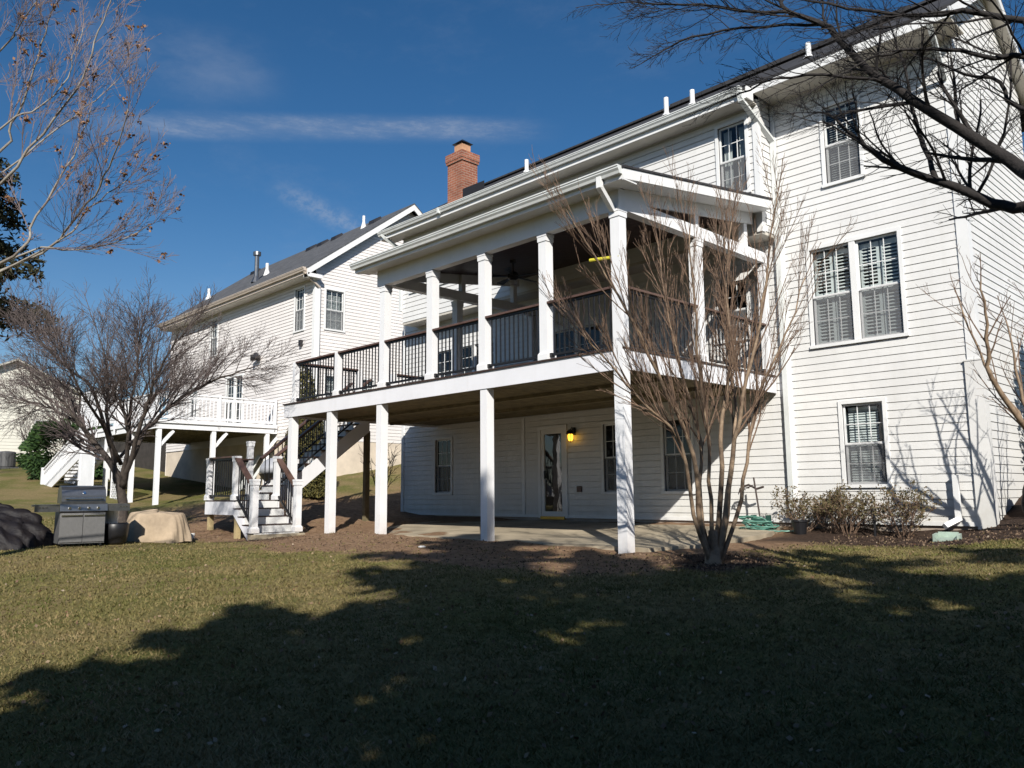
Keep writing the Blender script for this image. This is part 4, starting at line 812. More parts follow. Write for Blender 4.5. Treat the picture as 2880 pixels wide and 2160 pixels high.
def grow(mb, p, d, L, r, lvl, P, rng, tips=None):
    n = max(2, int(L / P['seg'])); pts = [p]; q = p.copy(); dd = d.copy()
    for i in range(n):
        dd = (dd + rvec(rng) * P['curl'] + Vector((0, 0, P['up']))).normalized(); q = q + dd * (L / n); pts.append(q)
    rt = max(P['minr'] * .7, r * .45); rad = [r + (rt - r) * i / n for i in range(n + 1)]
    mb.tube(pts, rad, 5 if r > .02 else (4 if r > .008 else 3), cap=False)
    if tips is not None and lvl >= P['max'] - 1: tips.append(pts[-1])
    if lvl < P['max']:
        k = P['n'][lvl]; k = int(k * min(1.3, .5 + L / P['ref'][lvl] * .5) + rng.random())
        for j in range(k):
            t = .18 + .8 * (j + rng.random()) / max(1, k); i = min(n - 1, int(t * n)); f = t * n - i; a = pts[i].lerp(pts[i + 1], f); dl = (pts[i + 1] - pts[i]).normalized()
            grow(mb, a, side_dir(dl, rng.uniform(*P['ang']), rng, P['flat']), L * P['ratio'] * rng.uniform(.6, 1.15) * (1.15 - .5 * t), max(P['minr'], rad[i] * P['rr']), lvl + 1, P, rng, tips)
def limb(mbT, mbC, pts, r0, r1, P, rng, kids, klen, t0=.25, tips=None, jit=.02, sides=8):
    q = smooth_path(pts, rng, jit); n = len(q) - 1; rad = [r0 + (r1 - r0) * (i / n) ** .8 for i in range(n + 1)]
    mbT.tube(q, rad, sides)
    for j in range(kids):
        t = t0 + (1 - t0) * (j + rng.random()) / kids; i = min(n - 1, int(t * n)); a = q[i].lerp(q[i + 1], t * n - i); dl = (q[i + 1] - q[i]).normalized()
        grow(mbC, a, side_dir(dl, rng.uniform(*P['ang']), rng, P['flat']), klen * rng.uniform(.55, 1.2) * (1.2 - .5 * t), max(P['minr'] * 1.2, rad[i] * P['rr']), 0, P, rng, tips)
    grow(mbC, q[-1], (q[-1] - q[-2]).normalized(), klen * P.get('end', .8), rad[-1], 0, P, rng, tips)
def leaf_cloud(name, pts, size, m, parent, seed, aspect=.55, base=None):
    r = np.random.RandomState(seed); pts = np.asarray(pts); n = len(pts); a = r.normal(size=(n, 3)); a /= np.linalg.norm(a, axis=1, keepdims=True); b = r.normal(size=(n, 3)); b -= a * (a * b).sum(1, keepdims=True); b /= np.linalg.norm(b, axis=1, keepdims=True)
    s = (size * r.uniform(.6, 1.35, n))[:, None] if np.isscalar(size) else (size * r.uniform(.6, 1.35, n))[:, None]
    v = np.stack([pts - a * s * .5, pts + b * s * aspect * .5, pts + a * s * .5, pts - b * s * aspect * .5], 1).reshape(-1, 3); f = np.arange(4 * n).reshape(n, 4)
    return npmesh(name, v, f, m, parent, base)

def bare_tree(name, label, cat, base, limbs, P, seed, barks, kids, klen, t0=.25, trunk=None, group=None, jit=.02):
    t = thing(name, label, cat, base, group); rng = random.Random(seed); T = MB(); Cc = MB(); tips = []
    if trunk: T.tube(smooth_path(trunk[0], rng, .01), np.linspace(trunk[1], trunk[2], (len(trunk[0]) - 1) * 3 + 1), 12)
    for L in limbs: limb(T, Cc, L[0], L[1], L[2], P, rng, L[3] if len(L) > 3 else kids, L[4] if len(L) > 4 else klen, L[5] if len(L) > 5 else t0, tips, jit)
    T.build('trunk', barks[0], t, smooth=True); Cc.build('crown', barks[1], t); return t, tips

# many stemmed tree in front of the corner post
MY = [[(1.66, -.39, -.1), (1.68, -.65, .68), (1.77, -.84, 1.39), (1.66, -1.24, 2.14), (1.55, -1.64, 2.88), (1.40, -2.07, 3.55), (1.25, -2.5, 4.21)],
[(1.67, -.38, -.1), (1.59, -.47, .79), (1.62, -.44, 1.53), (1.47, -.64, 2.52), (1.38, -.77, 3.47), (1.32, -.85, 4.31)],
[(1.68, -.37, -.1), (1.76, -.5, .79), (1.84, -.62, 1.51), (1.88, -.82, 2.46), (1.95, -.98, 3.4), (2.02, -1.13, 4.21)],
[(1.69, -.35, -.1), (1.78, -.24, .91), (1.81, -.2, 1.9), (1.91, -.06, 2.78), (1.89, -.06, 3.69), (1.95, .03, 4.62)],
[(1.70, -.35, -.1), (1.92, -.3, .91), (2.05, -.29, 1.57), (2.22, -.27, 2.35), (2.42, -.2, 3.07), (2.59, -.19, 3.91), (2.76, -.18, 4.75)],
[(1.72, -.32, -.1), (1.97, -.11, .79), (2.09, -.01, 1.52), (2.21, .09, 2.2), (2.51, .36, 3.01), (2.72, .55, 3.77)],
[(1.66, -.39, -.1), (1.68, -.75, .62), (1.75, -1.11, 1.5), (1.62, -1.59, 1.94), (1.5, -2.06, 2.38), (1.39, -2.52, 2.79)],
[(1.70, -.30, -.1), (1.83, -.1, 1.0), (1.80, .15, 2.0), (1.62, .35, 3.0), (1.55, .5, 4.0), (1.5, .6, 4.7)]]
PM = dict(max=2, n=[7, 5], ref=[1.4, .7], ratio=.50, ang=(.14, .45), curl=.08, up=.07, minr=.0027, rr=.5, seg=.16, flat=0, end=.4)
bare_tree('crepe_myrtle', 'bare many stemmed tree with smooth tan bark in front of the deck corner post', 'tree', (1.7, -.35, 0),
          [(m, .045 if i in (0, 3, 4) else .034, .008) for i, m in enumerate(MY)], PM, 11, (BARK_TAN, TWIG_TAN), 20, 1.2, .33, trunk=([(1.69, -.36, -.15), (1.69, -.36, .15), (1.70, -.37, .40)], .13, .06))
M2 = [[(4.75, 4.0, .3), (4.61, 3.8, .68), (4.53, 3.67, 1.38), (4.36, 3.49, 1.99), (4.14, 3.27, 2.51), (3.99, 3.12, 3.03), (3.88, 3.0, 3.61)],
[(4.75, 4.0, .3), (4.61, 3.8, .68), (4.57, 3.72, 1.48), (4.43, 3.59, 2.15), (4.37, 3.53, 2.82), (4.32, 3.51, 3.35)],
[(4.75, 4.0, .3), (4.72, 3.9, .67), (4.77, 3.8, 1.52), (4.77, 3.68, 2.17), (4.75, 3.5, 3.02), (4.71, 3.34, 3.68)],
[(4.46, 3.6, 1.7), (4.2, 3.02, 2.48), (4.23, 2.86, 2.86), (4.28, 2.68, 3.34), (4.31, 2.51, 3.76)],
[(4.75, 4.0, .3), (4.95, 4.1, .9), (5.2, 4.1, 1.7), (5.4, 4.2, 2.6), (5.5, 4.3, 3.4)], [(4.75, 4.0, .3), (4.85, 4.2, 1.0), (4.8, 4.35, 2.0), (4.9, 4.4, 3.2)]]
PM2 = dict(PM, n=[4, 4], ang=(.3, .75))
bare_tree('crepe_myrtle', 'smaller bare tan barked tree leaning in at the right edge by the house corner', 'tree', (4.75, 4.0, gh(4.75, 4)), [(m, .045, .010) for m in M2], PM2, 23, (BARK_TAN, TWIG_TAN), 6, 1.0, .35)

# pale young tree with brown seed balls at upper left
BI = [[(-3.54, -7.64, 4.73), (-3.22, -7.43, 5.13), (-2.83, -7.15, 5.64), (-2.59, -7.03, 6.09), (-2.42, -6.96, 6.51), (-2.27, -6.91, 6.87), (-2.2, -6.9, 7.5)],
[(-4.62, -7.47, 5.53), (-4.44, -7.4, 5.88), (-4.19, -7.29, 6.29), (-3.99, -7.23, 6.74), (-3.82, -7.19, 7.14), (-3.66, -7.14, 7.42), (-3.5, -7.1, 7.9)],
[(-3.54, -7.45, 3.84), (-3.44, -7.32, 4.2), (-3.27, -7.12, 4.7), (-3.13, -6.95, 5.16), (-3.05, -6.84, 5.62), (-3.09, -6.81, 5.81)],
[(-3.98, -7.67, 6.6), (-3.34, -7.63, 6.63), (-2.67, -7.58, 6.75)],
[(-4.28, -6.98, 4.14), (-3.68, -6.81, 4.43), (-3.13, -6.68, 4.71), (-2.71, -6.68, 4.95), (-2.33, -6.7, 5.12), (-1.93, -6.73, 5.41)],
[(-3.65, -7.01, 4.07), (-3.42, -6.76, 4.48), (-3.21, -6.51, 4.8), (-3.09, -6.33, 4.98)],
[(-4.01, -7.6, 5.6), (-3.8, -7.32, 5.86), (-3.57, -7.04, 6.21), (-3.51, -6.94, 6.65), (-3.47, -6.86, 7.06)],
[(-4.55, -7.46, 5.19), (-4.3, -7.0, 5.79), (-4.1, -6.59, 6.28), (-4.09, -6.33, 6.6), (-4.14, -6.14, 6.96)],
[(-3.81, -7.36, 3.91), (-3.58, -6.9, 4.04), (-3.41, -6.5, 4.12), (-3.22, -6.1, 4.37), (-3.24, -5.9, 4.55)]]
bx, by = -5.9, -8.9
hub = [(-5.75, -8.75, 3.0), (-5.7, -8.7, 3.8), (-5.6, -8.5, 4.6), (-5.7, -8.7, 2.6)]
LB = []
for i, b in enumerate(BI):
    h = hub[0] if b[0][2] < 4.5 else (hub[1] if b[0][2] < 5.4 else hub[2])
    LB.append(([h] + b, (.021 if i in (0, 1, 2, 4) else .015), .005, 11, .9, .2))
PB = dict(max=2, n=[9, 5], ref=[1.0, .5], ratio=.52, ang=(.25, .65), curl=.11, up=.08, minr=.0024, rr=.5, seg=.12, flat=0)
bt, tips = bare_tree('sweetgum_tree', 'pale barked bare tree with clusters of brown seed balls at the upper left', 'tree', (bx, by, gh(bx, by)), LB, PB, 7, (BARK_PALE, TWIG_PALE), 9, 1.0, .25, trunk=([(bx, by, -.3), (bx + .05, by + .05, 1.5), (-5.75, -8.75, 3.0), (-5.7, -8.7, 3.8), (-5.6, -8.5, 4.6), (-5.7, -8.4, 6.0), (-5.6, -8.4, 7.5)], .17, .04))
r_ = random.Random(9); sp = []
tips = [t for t in tips if t.x > -4.2 and r_.random() < .026]
for t in tips:
    for k in range(r_.randint(5, 20)): sp.append(tuple(t + rvec(r_) * r_.uniform(.0, .06)))
leaf_cloud('seed_clusters', sp, .038, SEED, bt, 3, .9)

# bare spreading tree behind the grill
MI = [[(-11.05, -3.45, .2), (-11.05, -3.49, .79), (-11.04, -3.58, 1.28), (-11.09, -3.67, 1.49), (-11.28, -3.95, 1.95), (-11.48, -4.26, 2.42), (-11.67, -4.54, 2.86), (-11.79, -4.71, 3.12), (-12.01, -5.04, 3.62)],
[(-11.05, -3.62, 1.2), (-11.16, -3.66, 1.62), (-11.24, -3.73, 2.16), (-11.33, -3.82, 2.74), (-11.36, -3.8, 3.09), (-11.39, -3.86, 3.77), (-11.53, -4.02, 4.47)],
[(-11.02, -3.53, 1.1), (-10.78, -3.56, 1.61), (-10.54, -3.61, 2.23), (-10.44, -3.8, 2.8), (-10.4, -3.98, 3.05)],
[(-11.0, -3.51, 1.1), (-10.63, -3.52, 1.61), (-10.22, -3.51, 2.28), (-9.82, -3.49, 2.84), (-9.48, -3.51, 3.26), (-8.99, -3.41, 3.86), (-8.54, -3.3, 4.19)],
[(-10.6, -3.5, 1.7), (-10.70, -3.25, 2.3), (-10.77, -2.99, 2.54), (-10.68, -2.7, 2.9), (-10.34, -2.17, 3.36), (-10.01, -1.61, 3.66), (-9.8, -1.15, 3.86)],
[(-11.2, -3.75, 2.0), (-11.11, -4.2, 3.2), (-11.22, -4.55, 3.52), (-11.38, -4.99, 3.99), (-11.5, -5.36, 4.42)],
[(-10.65, -3.55, 1.9), (-10.58, -3.57, 2.83), (-10.33, -3.59, 3.41), (-10.11, -3.63, 3.98), (-9.9, -3.67, 4.44)],
[(-11.48, -4.26, 2.42), (-12.06, -4.45, 2.69), (-12.67, -4.68, 2.93), (-13.35, -4.96, 3.11)],
[(-11.1, -3.7, 1.6), (-11.6, -3.0, 2.3), (-12.0, -2.4, 3.0), (-12.2, -2.0, 3.7)], [(-10.9, -3.6, 1.6), (-10.4, -4.2, 2.4), (-10.0, -4.8, 3.1), (-9.8, -5.2, 3.7)]]
PI_ = dict(max=2, n=[9, 6], ref=[1.1, .6], ratio=.58, ang=(.3, .85), curl=.12, up=.045, minr=.0034, rr=.5, seg=.15, flat=0)
bare_tree('bare_tree', 'bare spreading brown tree with a dense twiggy crown standing behind the grill', 'tree', (-11.05, -3.45, gh(-11.05, -3.45)), [(m, .125 if i == 0 else (.068 if i < 5 else .046), .012) for i, m in enumerate(MI)], PI_, 31, (BARK_MID, TWIG_MID), 25, 1.3, .42)

# dark overhanging tree, trunk outside the view on the right
OV = [[(7.1, -3.6, 2.3), (6.38, -3.63, 2.95), (6.25, -3.46, 3.1), (5.97, -3.47, 3.4), (5.61, -3.59, 3.8), (5.3, -3.65, 4.18), (5.05, -3.67, 4.6), (4.75, -3.7, 4.87), (4.55, -3.62, 5.14), (4.2, -3.7, 5.4)],
[(7.1, -3.55, 2.4), (6.34, -3.36, 2.82), (6.19, -3.3, 2.88), (6.0, -3.3, 2.97), (5.77, -3.35, 3.14), (5.52, -3.42, 3.31), (5.26, -3.51, 3.53), (5.13, -3.46, 3.7), (4.97, -3.46, 3.92), (4.82, -3.42, 4.05)],
[(5.66, -3.37, 3.22), (5.52, -3.13, 3.62), (5.47, -3.16, 3.94), (5.43, -3.2, 4.29), (5.39, -3.22, 4.55)],
[(7.1, -3.7, 3.5), (6.41, -3.47, 3.81), (6.32, -3.47, 3.91), (6.15, -3.53, 3.95), (5.89, -3.71, 4.05), (5.67, -3.83, 4.09), (5.43, -3.95, 4.06)],
[(7.1, -3.7, 3.6), (6.48, -3.72, 3.95), (6.36, -3.58, 4.1), (6.02, -3.68, 4.29), (5.67, -3.77, 4.38), (5.3, -3.89, 4.56), (4.97, -3.99, 4.76)],
[(5.61, -3.59, 3.8), (5.46, -3.48, 4.02), (5.38, -3.5, 4.16), (5.27, -3.57, 4.23)],
[(5.0, -3.67, 4.62), (4.95, -3.51, 4.81), (4.93, -3.5, 5.0)],
[(4.75, -3.7, 4.87), (4.44, -3.78, 4.98), (4.14, -3.89, 5.12), (3.83, -4.02, 5.23), (3.51, -4.15, 5.34)],
[(7.1, -3.5, 3.1), (6.25, -3.31, 3.6), (6.13, -3.29, 3.86), (5.9, -3.36, 3.99), (5.67, -3.44, 4.18)],
[(5.9, -3.32, 3.03), (6.02, -3.3, 3.25), (6.15, -3.3, 3.6), (6.2, -3.3, 4.0)],
[(5.0, -3.66, 4.66), (4.6, -3.9, 4.72), (4.2, -4.1, 4.75), (3.9, -4.2, 4.72)], [(5.45, -3.6, 4.0), (5.1, -3.9, 4.1), (4.8, -4.1, 4.1), (4.55, -4.2, 4.05)]]
PO = dict(max=2, n=[8, 5], ref=[.8, .4], ratio=.55, ang=(.35, .9), curl=.15, up=.01, minr=.0018, rr=.45, seg=.09, flat=.25)
ovr = [.068, .058, .022, .030, .034, .016, .014, .016, .022, .014, .014, .014]
bare_tree('bare_tree', 'dark bare tree whose limbs reach across the upper right corner in front of the house', 'tree', (7.3, -3.6, gh(7.3, -3.6)), [(m, ovr[i], .007, 16 if i in (0, 1, 4, 7) else 9, .76 if i in (0, 1, 3, 4, 7) else .5) for i, m in enumerate(OV)], PO, 5, (BARK_DARK, BARK_DARK), 9, .65, .25,
          trunk=([(7.3, -3.6, -.6), (7.25, -3.62, 1.2), (7.1, -3.6, 2.4), (7.15, -3.7, 3.6), (7.2, -3.8, 5.0), (7.4, -3.7, 6.5)], .17, .06), jit=.012)

# small bare shrubs further back
def bare_bush(label, base, h, seed, name='bare_shrub', mats=None, n=7, spread=.5):
    rng = random.Random(seed); ls = []
    for i in range(n):
        t_ = 2 * math.pi * i / n + rng.random(); e = Vector((math.cos(t_), math.sin(t_), 0)) * spread * h * rng.uniform(.4, 1); b = Vector(base); ls.append(([b + Vector((0, 0, -.05)), b + e * .3 + Vector((0, 0, h * .3)), b + e * .75 + Vector((0, 0, h * .65)), b + e + Vector((0, 0, h * .9))], .018 * h, .006))
    P = dict(PI_, n=[5, 4], max=1, minr=.007); bare_tree(name, label, 'shrub', base, ls, P, seed, mats or (BARK_MID, TWIG_MID), 6, .4 * h, .3)
bare_bush('bare twisted shrub against the cream foundation seen between the deck posts', (-12.6, 4.4, gh(-12.6, 4.4)), 1.6, 41, n=4, spread=.3)
bare_bush('leafless vase shaped shrub in front of the pale far house', (-42, 2.15, gh(-42, 2.15)), 2.7, 42, n=9)
bare_bush('leafless shrub at the far left edge before the pale house', (-38, -2.0, gh(-38, -2.0)), 3.2, 43, n=9)
bare_bush('taller thin leafless tree between the hedge and the far house', (-39, 3.2, gh(-39, 3.2)), 4.6, 44, name='bare_tree', n=7, spread=.35)

def cone_points(base, H, R, n, seed, z0=.3, power=.85, lump=.35, fill=.35):
    r = np.random.RandomState(seed); t = 1 - np.sqrt(r.rand(int(n * 1.0))); t = np.clip(t, 0, .995); ph = r.rand(len(t)) * 2 * math.pi
    lumpn = 1 + lump * (np.sin(ph * 5 + t * 23 + seed) * np.sin(t * 41 + ph * 3) + .4 * np.sin(ph * 11 + t * 60)); rad = R * (1 - t) ** power * lumpn * np.sqrt(fill + (1 - fill) * r.rand(len(t)))
    droop = -.12 * rad
    return np.stack([base[0] + rad * np.cos(ph), base[1] + rad * np.sin(ph), base[2] + z0 + t * (H - z0) + droop], 1)
def branch_points(base, H, R, nb, per, seed, z0, power):
    r = np.random.RandomState(seed); P = []
    for b in range(nb):
        t = (b + r.rand()) / nb; az = b * 2.39996 + r.normal(0, .35); L = R * (1 - t) ** power * r.uniform(.42, 1.55) + .08; k = int(per * (.35 + .65 * L / R)) + 6; s_ = L * r.uniform(.06, 1, k) ** .8
        lat = r.normal(0, 1, k) * (.17 * np.sin(np.clip(s_ / L, 0, 1) * 2.6) * L * .6 + .04); dz = -.16 * s_ ** 1.3 + .22 * s_ * t + .10 * np.maximum(s_ / L - .6, 0) * L + r.normal(0, .05 + .03 * L, k)
        P.append(np.stack([base[0] + s_ * math.cos(az) - lat * math.sin(az), base[1] + s_ * math.sin(az) + lat * math.cos(az), base[2] + z0 + t * (H - z0) + dz], 1))
    return np.concatenate(P)
def conifer(name, label, base, H, R, n, size, m, seed, group=None, z0=.3, power=.85, nb=0, **k):
    t = thing(name, label, 'tree', base, group); mb = MB(); mb.tube([(base[0], base[1], base[2] - .3), (base[0], base[1], base[2] + H * .5), (base[0], base[1], base[2] + H * .96)], [H * .016, H * .010, .015], 8); mb.build('trunk', BARK_MID, t)
    pts = branch_points(base, H, R, nb, n // nb, seed, z0, power) if nb else cone_points(base, H, R, n, seed, z0=z0, power=power, **k)
    leaf_cloud('crown', pts, size, m, t, seed, .34 if nb else .5); return t
conifer('conifer_tree', 'tall dark conifer at the left edge behind the pale barked tree', (-64.5, -1.6, gh(-64.5, -1.6)), 27.5, 8.2, 90000, .55, CONIFER, 3, power=.62, z0=12.4, nb=200)
conifer('arborvitae', 'tall narrow olive arborvitae beside the upper deck stairs', (-14.85, 3.05, gh(-14.85, 3.05)), 4.2, .70, 12000, .11, ARBOR, 5, z0=.1, power=.55, lump=.12)
conifer('arborvitae', 'shorter arborvitae behind the deck railing right of the tall one', (-14.3, 3.2, gh(-14.3, 3.2)), 3.1, .42, 6000, .10, ARBOR, 6, z0=.1, power=.6, lump=.12)
# conifers standing behind the viewer: their shadow lies across the lawn
AZ = Vector((-.749, .663, 0)); PRV = Vector((.663, .749, 0))
for k, (al, ri, H, R, n, pw, nb, lb) in enumerate((
    (-5.0, -.05, 15.0, 3.8, 34000, .70, 95, 'tallest conifer behind the viewer casting the long peak of shadow'),
    (-4.0, -2.1, 8.9, 1.9, 15000, .5, 55, 'small conifer behind the viewer casting the left lobe of lawn shadow'),
    (-2.6, -2.2, 6.0, 1.7, 11000, .4, 50, 'bushy low conifer behind the viewer darkening the lower left lawn'),
    (-4.2, -1.25, 8.7, 1.2, 9000, .5, 45, 'conifer behind the viewer filling the shadow between the tallest and the left one'),
    (-4.5, 1.75, 12.0, 1.8, 16000, .55, 70, 'slim conifer behind the viewer shading the lawn before the corner post'),
    (-4.0, 3.05, 10.6, 1.8, 16000, .55, 65, 'conifer behind the viewer shading the lawn by the tan barked tree'),
    (-3.2, 4.5, 8.2, 1.7, 14000, .55, 55, 'low conifer behind the viewer shading the right side of the lawn'),
    (-4.4, 4.6, 11.0, 1.7, 5200, .55, 50, 'thin crowned conifer behind the viewer dappling the right lawn'),
    (-4.2, 6.3, 10.4, 1.7, 5200, .55, 50, 'thin crowned conifer behind the viewer farthest along to the right'))):
    p = CAM + AZ * al + PRV * ri; conifer('conifer_tree', lb, (p.x, p.y, gh(p.x, p.y)), H, R, n, .36, CONIFER, 60 + k, 'conifers behind the viewer', power=pw, z0=.7, nb=int(nb * 1.25))

def hedge_pts(c, sx, sy, sz, n, seed):
    r = np.random.RandomState(seed); u = r.normal(size=(n, 3)); u /= np.linalg.norm(u, axis=1, keepdims=True); u = np.sign(u) * np.abs(u) ** .65; s = (.72 + .28 * r.rand(n) ** .5) * (1 + .12 * np.sin(u[:, 0] * 7 + u[:, 2] * 5) + .08 * np.sin(u[:, 1] * 13 + u[:, 0] * 9))
    u = u * s[:, None]; return np.stack([c[0] + u[:, 0] * sx, c[1] + u[:, 1] * sy, c[2] + sz * (u[:, 2] + .95) * .52], 1)
hb = (-34.2, 1.75, gh(-34.2, 1.75)); t = thing('evergreen_shrub', 'rounded dark green evergreen shrub beside the white side stair', 'shrub', hb); mb = MB()
for k in range(5): mb.tube([(hb[0], hb[1], hb[2] - .1), (hb[0] + math.cos(k * 1.3) * .6, hb[1] + math.sin(k * 1.3) * .6, hb[2] + 1.2)], [.06, .02], 5)
mb.build('trunk', BARK_MID, t); leaf_cloud('crown', hedge_pts(hb, 1.95, 1.6, 2.5, 17000, 8), .17, HEDGE, t, 8)
hb = (5.05, 7.2, gh(5.05, 7.2)); t = thing('evergreen_shrub', 'dark evergreen shrub against the right gable wall at the photo edge', 'shrub', hb); mb = MB()
for k in range(5): mb.tube([(hb[0], hb[1], hb[2] - .1), (hb[0] + math.cos(k * 1.3) * .3, hb[1] + math.sin(k * 1.3) * .3, hb[2] + 1.4)], [.05, .02], 5)
mb.build('trunk', BARK_MID, t); leaf_cloud('crown', hedge_pts(hb, .95, 1.1, 3.2, 9000, 9), .12, HEDGE, t, 9)

def azalea(label, x, y, w, h, seed, dens):
    b = (x, y, gh(x, y)); t = thing('azalea_shrub', label, 'shrub', b, 'sparse shrubs along the right house wall'); rng = random.Random(seed); mb = MB(); tips = []
    P = dict(max=2, n=[4, 3], ref=[.4, .25], ratio=.6, ang=(.3, .9), curl=.16, up=.04, minr=.0025, rr=.6, seg=.08, flat=0)
    for k in range(13):
        a = rng.uniform(0, 6.28); d = Vector((math.cos(a) * w * .8, math.sin(a) * w * .5, h * rng.uniform(.6, 1.0))).normalized(); grow(mb, Vector((x + math.cos(a) * w * .12, y + math.sin(a) * .08, b[2] - .03)), d, h * rng.uniform(.55, .8), .009, 0, P, rng, tips)
    mb.build('stems', TWIG_TAN, t); pts = [tuple(q + rvec(rng) * rng.uniform(0, .075)) for q in tips for k in range(dens)]; leaf_cloud('foliage', pts, .042, AZALEA, t, seed)
azalea('left olive shrub under the lower right window, next to the hose', .62, 4.32, .58, .95, 71, 6)
azalea('middle olive shrub directly under the lower right window', 1.45, 4.30, .62, .92, 72, 6)
azalea('right olive shrub below the window, nearest the splash block', 2.35, 4.35, .58, .98, 73, 6)
azalea('small olive shrub squeezed between the window shrubs', 1.05, 4.45, .5, .88, 74, 6)

# ------------------------------------------------------------------ things in the yard
def onZ(x, y, z):                       # where a line of sight meets a level, used once to set out the yard
    d = c_f * 2278.8 + c_r * (x - 1440) - c_u * (y - 1080); return CAM + d * ((z - CAM.z) / d.z)
# gas grill
gp = Vector((-8.98, -4.86, 0)); gz0 = gh(gp.x, gp.y); g = thing('gas_grill', 'stainless steel gas grill with closed hood, side shelves and two cabinet doors', 'grill', (gp.x, gp.y, gz0))
tcm = Vector((CAM.x - gp.x, CAM.y - gp.y, 0)).normalized(); rr_ = Vector((.695, .7185, 0)); gn = (tcm * math.cos(.21) + rr_ * math.sin(.21)).normalized(); gu = Vector((-gn.y, gn.x, 0))
G = Wall((gp.x, gp.y, gz0), gu, gn)    # a along the front (image right), out towards the viewer
mb = MB(); G.box(mb, -.43, .43, .07, .80, -.55, -.012)
mb.prism([(-.70, .07), (-.55, .07), (-.55, .80), (-.62, .80)], G.p(-.43, 0, 0), gn, (0, 0, 1), gu, .02); mb.build('cabinet', STEEL_D, g)
for s_ in (-1, 1):
    mb = MB(); a0, a1 = (-.42, -.005) if s_ < 0 else (.005, .42); G.box(mb, a0, a1, .10, .70, -.011, .012); dd = mb.build('cabinet_door', STEEL_D, g)
    mb = MB(); G.box(mb, a0 + .01, a1 - .01, .635, .66, .013, .04); mb.build('handle', CHROME, dd)
mb = MB(); mb.prism([(-.0, .71), (.06, .74), (.035, .88), (-.02, .90), (-.02, .71)], G.p(-.45, 0, 0), gn, (0, 0, 1), gu, .90); mb.build('control_panel', STEEL, g)
for a in (-.27, -.09, .09, .27):
    mb = MB(); q = Vector(G.p(a, .80, .045)); mb.tube([q, q + gn * .035], [.030, .026], 12); mb.build('knob', CHROME, g)
hood = [(-.02, .90), (.0, .94), (-.01, 1.06), (-.07, 1.18), (-.17, 1.25), (-.36, 1.27), (-.50, 1.22), (-.56, 1.10), (-.56, .90)]
mb = MB(); mb.prism(hood, G.p(-.42, 0, 0), gn, (0, 0, 1), gu, .84); mb.build('hood', STEEL, g)
mb = MB(); mb.tube([G.p(-.36, 1.0, .05), G.p(.36, 1.0, .05)], .014, 8); G.box(mb, -.34, -.31, .985, 1.015, -.005, .05); G.box(mb, .31, .34, .985, 1.015, -.005, .05); mb.build('hood_handle', CHROME, g)
mb = MB(); q = Vector(G.p(.0, 1.115, -.033)); mb.tube([q, q + (gn + Vector((0, 0, .4))) * .015], .03, 14); mb.build('thermometer', CHROME, g)
for s_ in (-1, 1):
    mb = MB(); a0, a1 = (-.90, -.455) if s_ < 0 else (.455, .90); G.box(mb, a0, a1, .84, .88, -.50, .0); G.box(mb, a0, a1, .73, .838, -.03, .0); mb.build('side_shelf', STEEL, g)
    mb = MB()
    for k in range(3): G.box(mb, (a0 + .07 if s_ < 0 else a1 - .20) + k * .06, (a0 + .10 if s_ < 0 else a1 - .17) + k * .06, .815, .83, .001, .02)
    mb.build('tool_hook', CHROME, g)
for a in (-.36, .36):
    for o_ in (-.5, -.06):
        mb = MB(); q = Vector(G.p(a, .035, o_)); mb.tube([q - gu * .018, q + gu * .018], .035, 12); mb.build('caster', BLACK, g)
g.scale = (.89, .89, .89)
# tan cover over low furniture
def blob(name, label, cat, base, fn, m, nu=56, nv=22, group=None):
    vs = []; fs = []
    for j in range(nv + 1):
        for i in range(nu): vs.append(fn(2 * math.pi * i / nu, j / nv))
    for j in range(nv):
        for i in range(nu): fs.append((j * nu + i, j * nu + (i + 1) % nu, (j + 1) * nu + (i + 1) % nu, (j + 1) * nu + i))
    b = MB(); b.v = [tuple(v) for v in vs]; b.f = fs + [tuple(nv * nu + i for i in range(nu))]; b.m = [0] * len(b.f); o = b.build(name, m, base=base, smooth=True); return tag(o, label, cat, group)
cv = Vector((-9.72, -3.22, 0)); cz = gh(cv.x, cv.y); U = Vector((.66, .75, 0)); V = Vector((.75, -.66, 0))
def cover_fn(t, s):
    ct, st_ = math.cos(t), math.sin(t); sq = (abs(ct) ** 2.7 + abs(st_) ** 2.7) ** (-1 / 2.7); hh = .60
    if s < .62: f = s / .62; z = hh * .98 * f; k = 1.0 + .06 * math.sin(7 * t + 1 + f) * (1 - f) + .035 * math.sin(15 * t + 2 * f) * (1 - f) + .02 * math.sin(29 * t - 3 * f) * (1 - .5 * f) - .17 * f * f
    else: f = (s - .62) / .38; z = hh * (.98 + .06 * math.sin(f * 1.57)); k = (.83) * (1 - f) + .001
    if s < .10 and abs(t - 3.9) < .55: z += .24 * (1 - s / .10) * (1 - abs(t - 3.9) / .55)
    z += .015 * math.sin(5 * t + 3 * s * 4); ax = .62 + .05 * (1 - s)
    lop = -.06 * max(0, s - .4) * ct
    q = cv + U * (ax * k * sq * ct * (1 if ct > 0 else .96)) + V * (.40 * k * sq * st_); return (q.x, q.y, cz - .02 + z + lop)
blob('fabric_cover', 'tan fabric cover draped over low patio furniture right of the grill', 'cover', (cv.x, cv.y, cz), cover_fn, TAN, 110, 30)
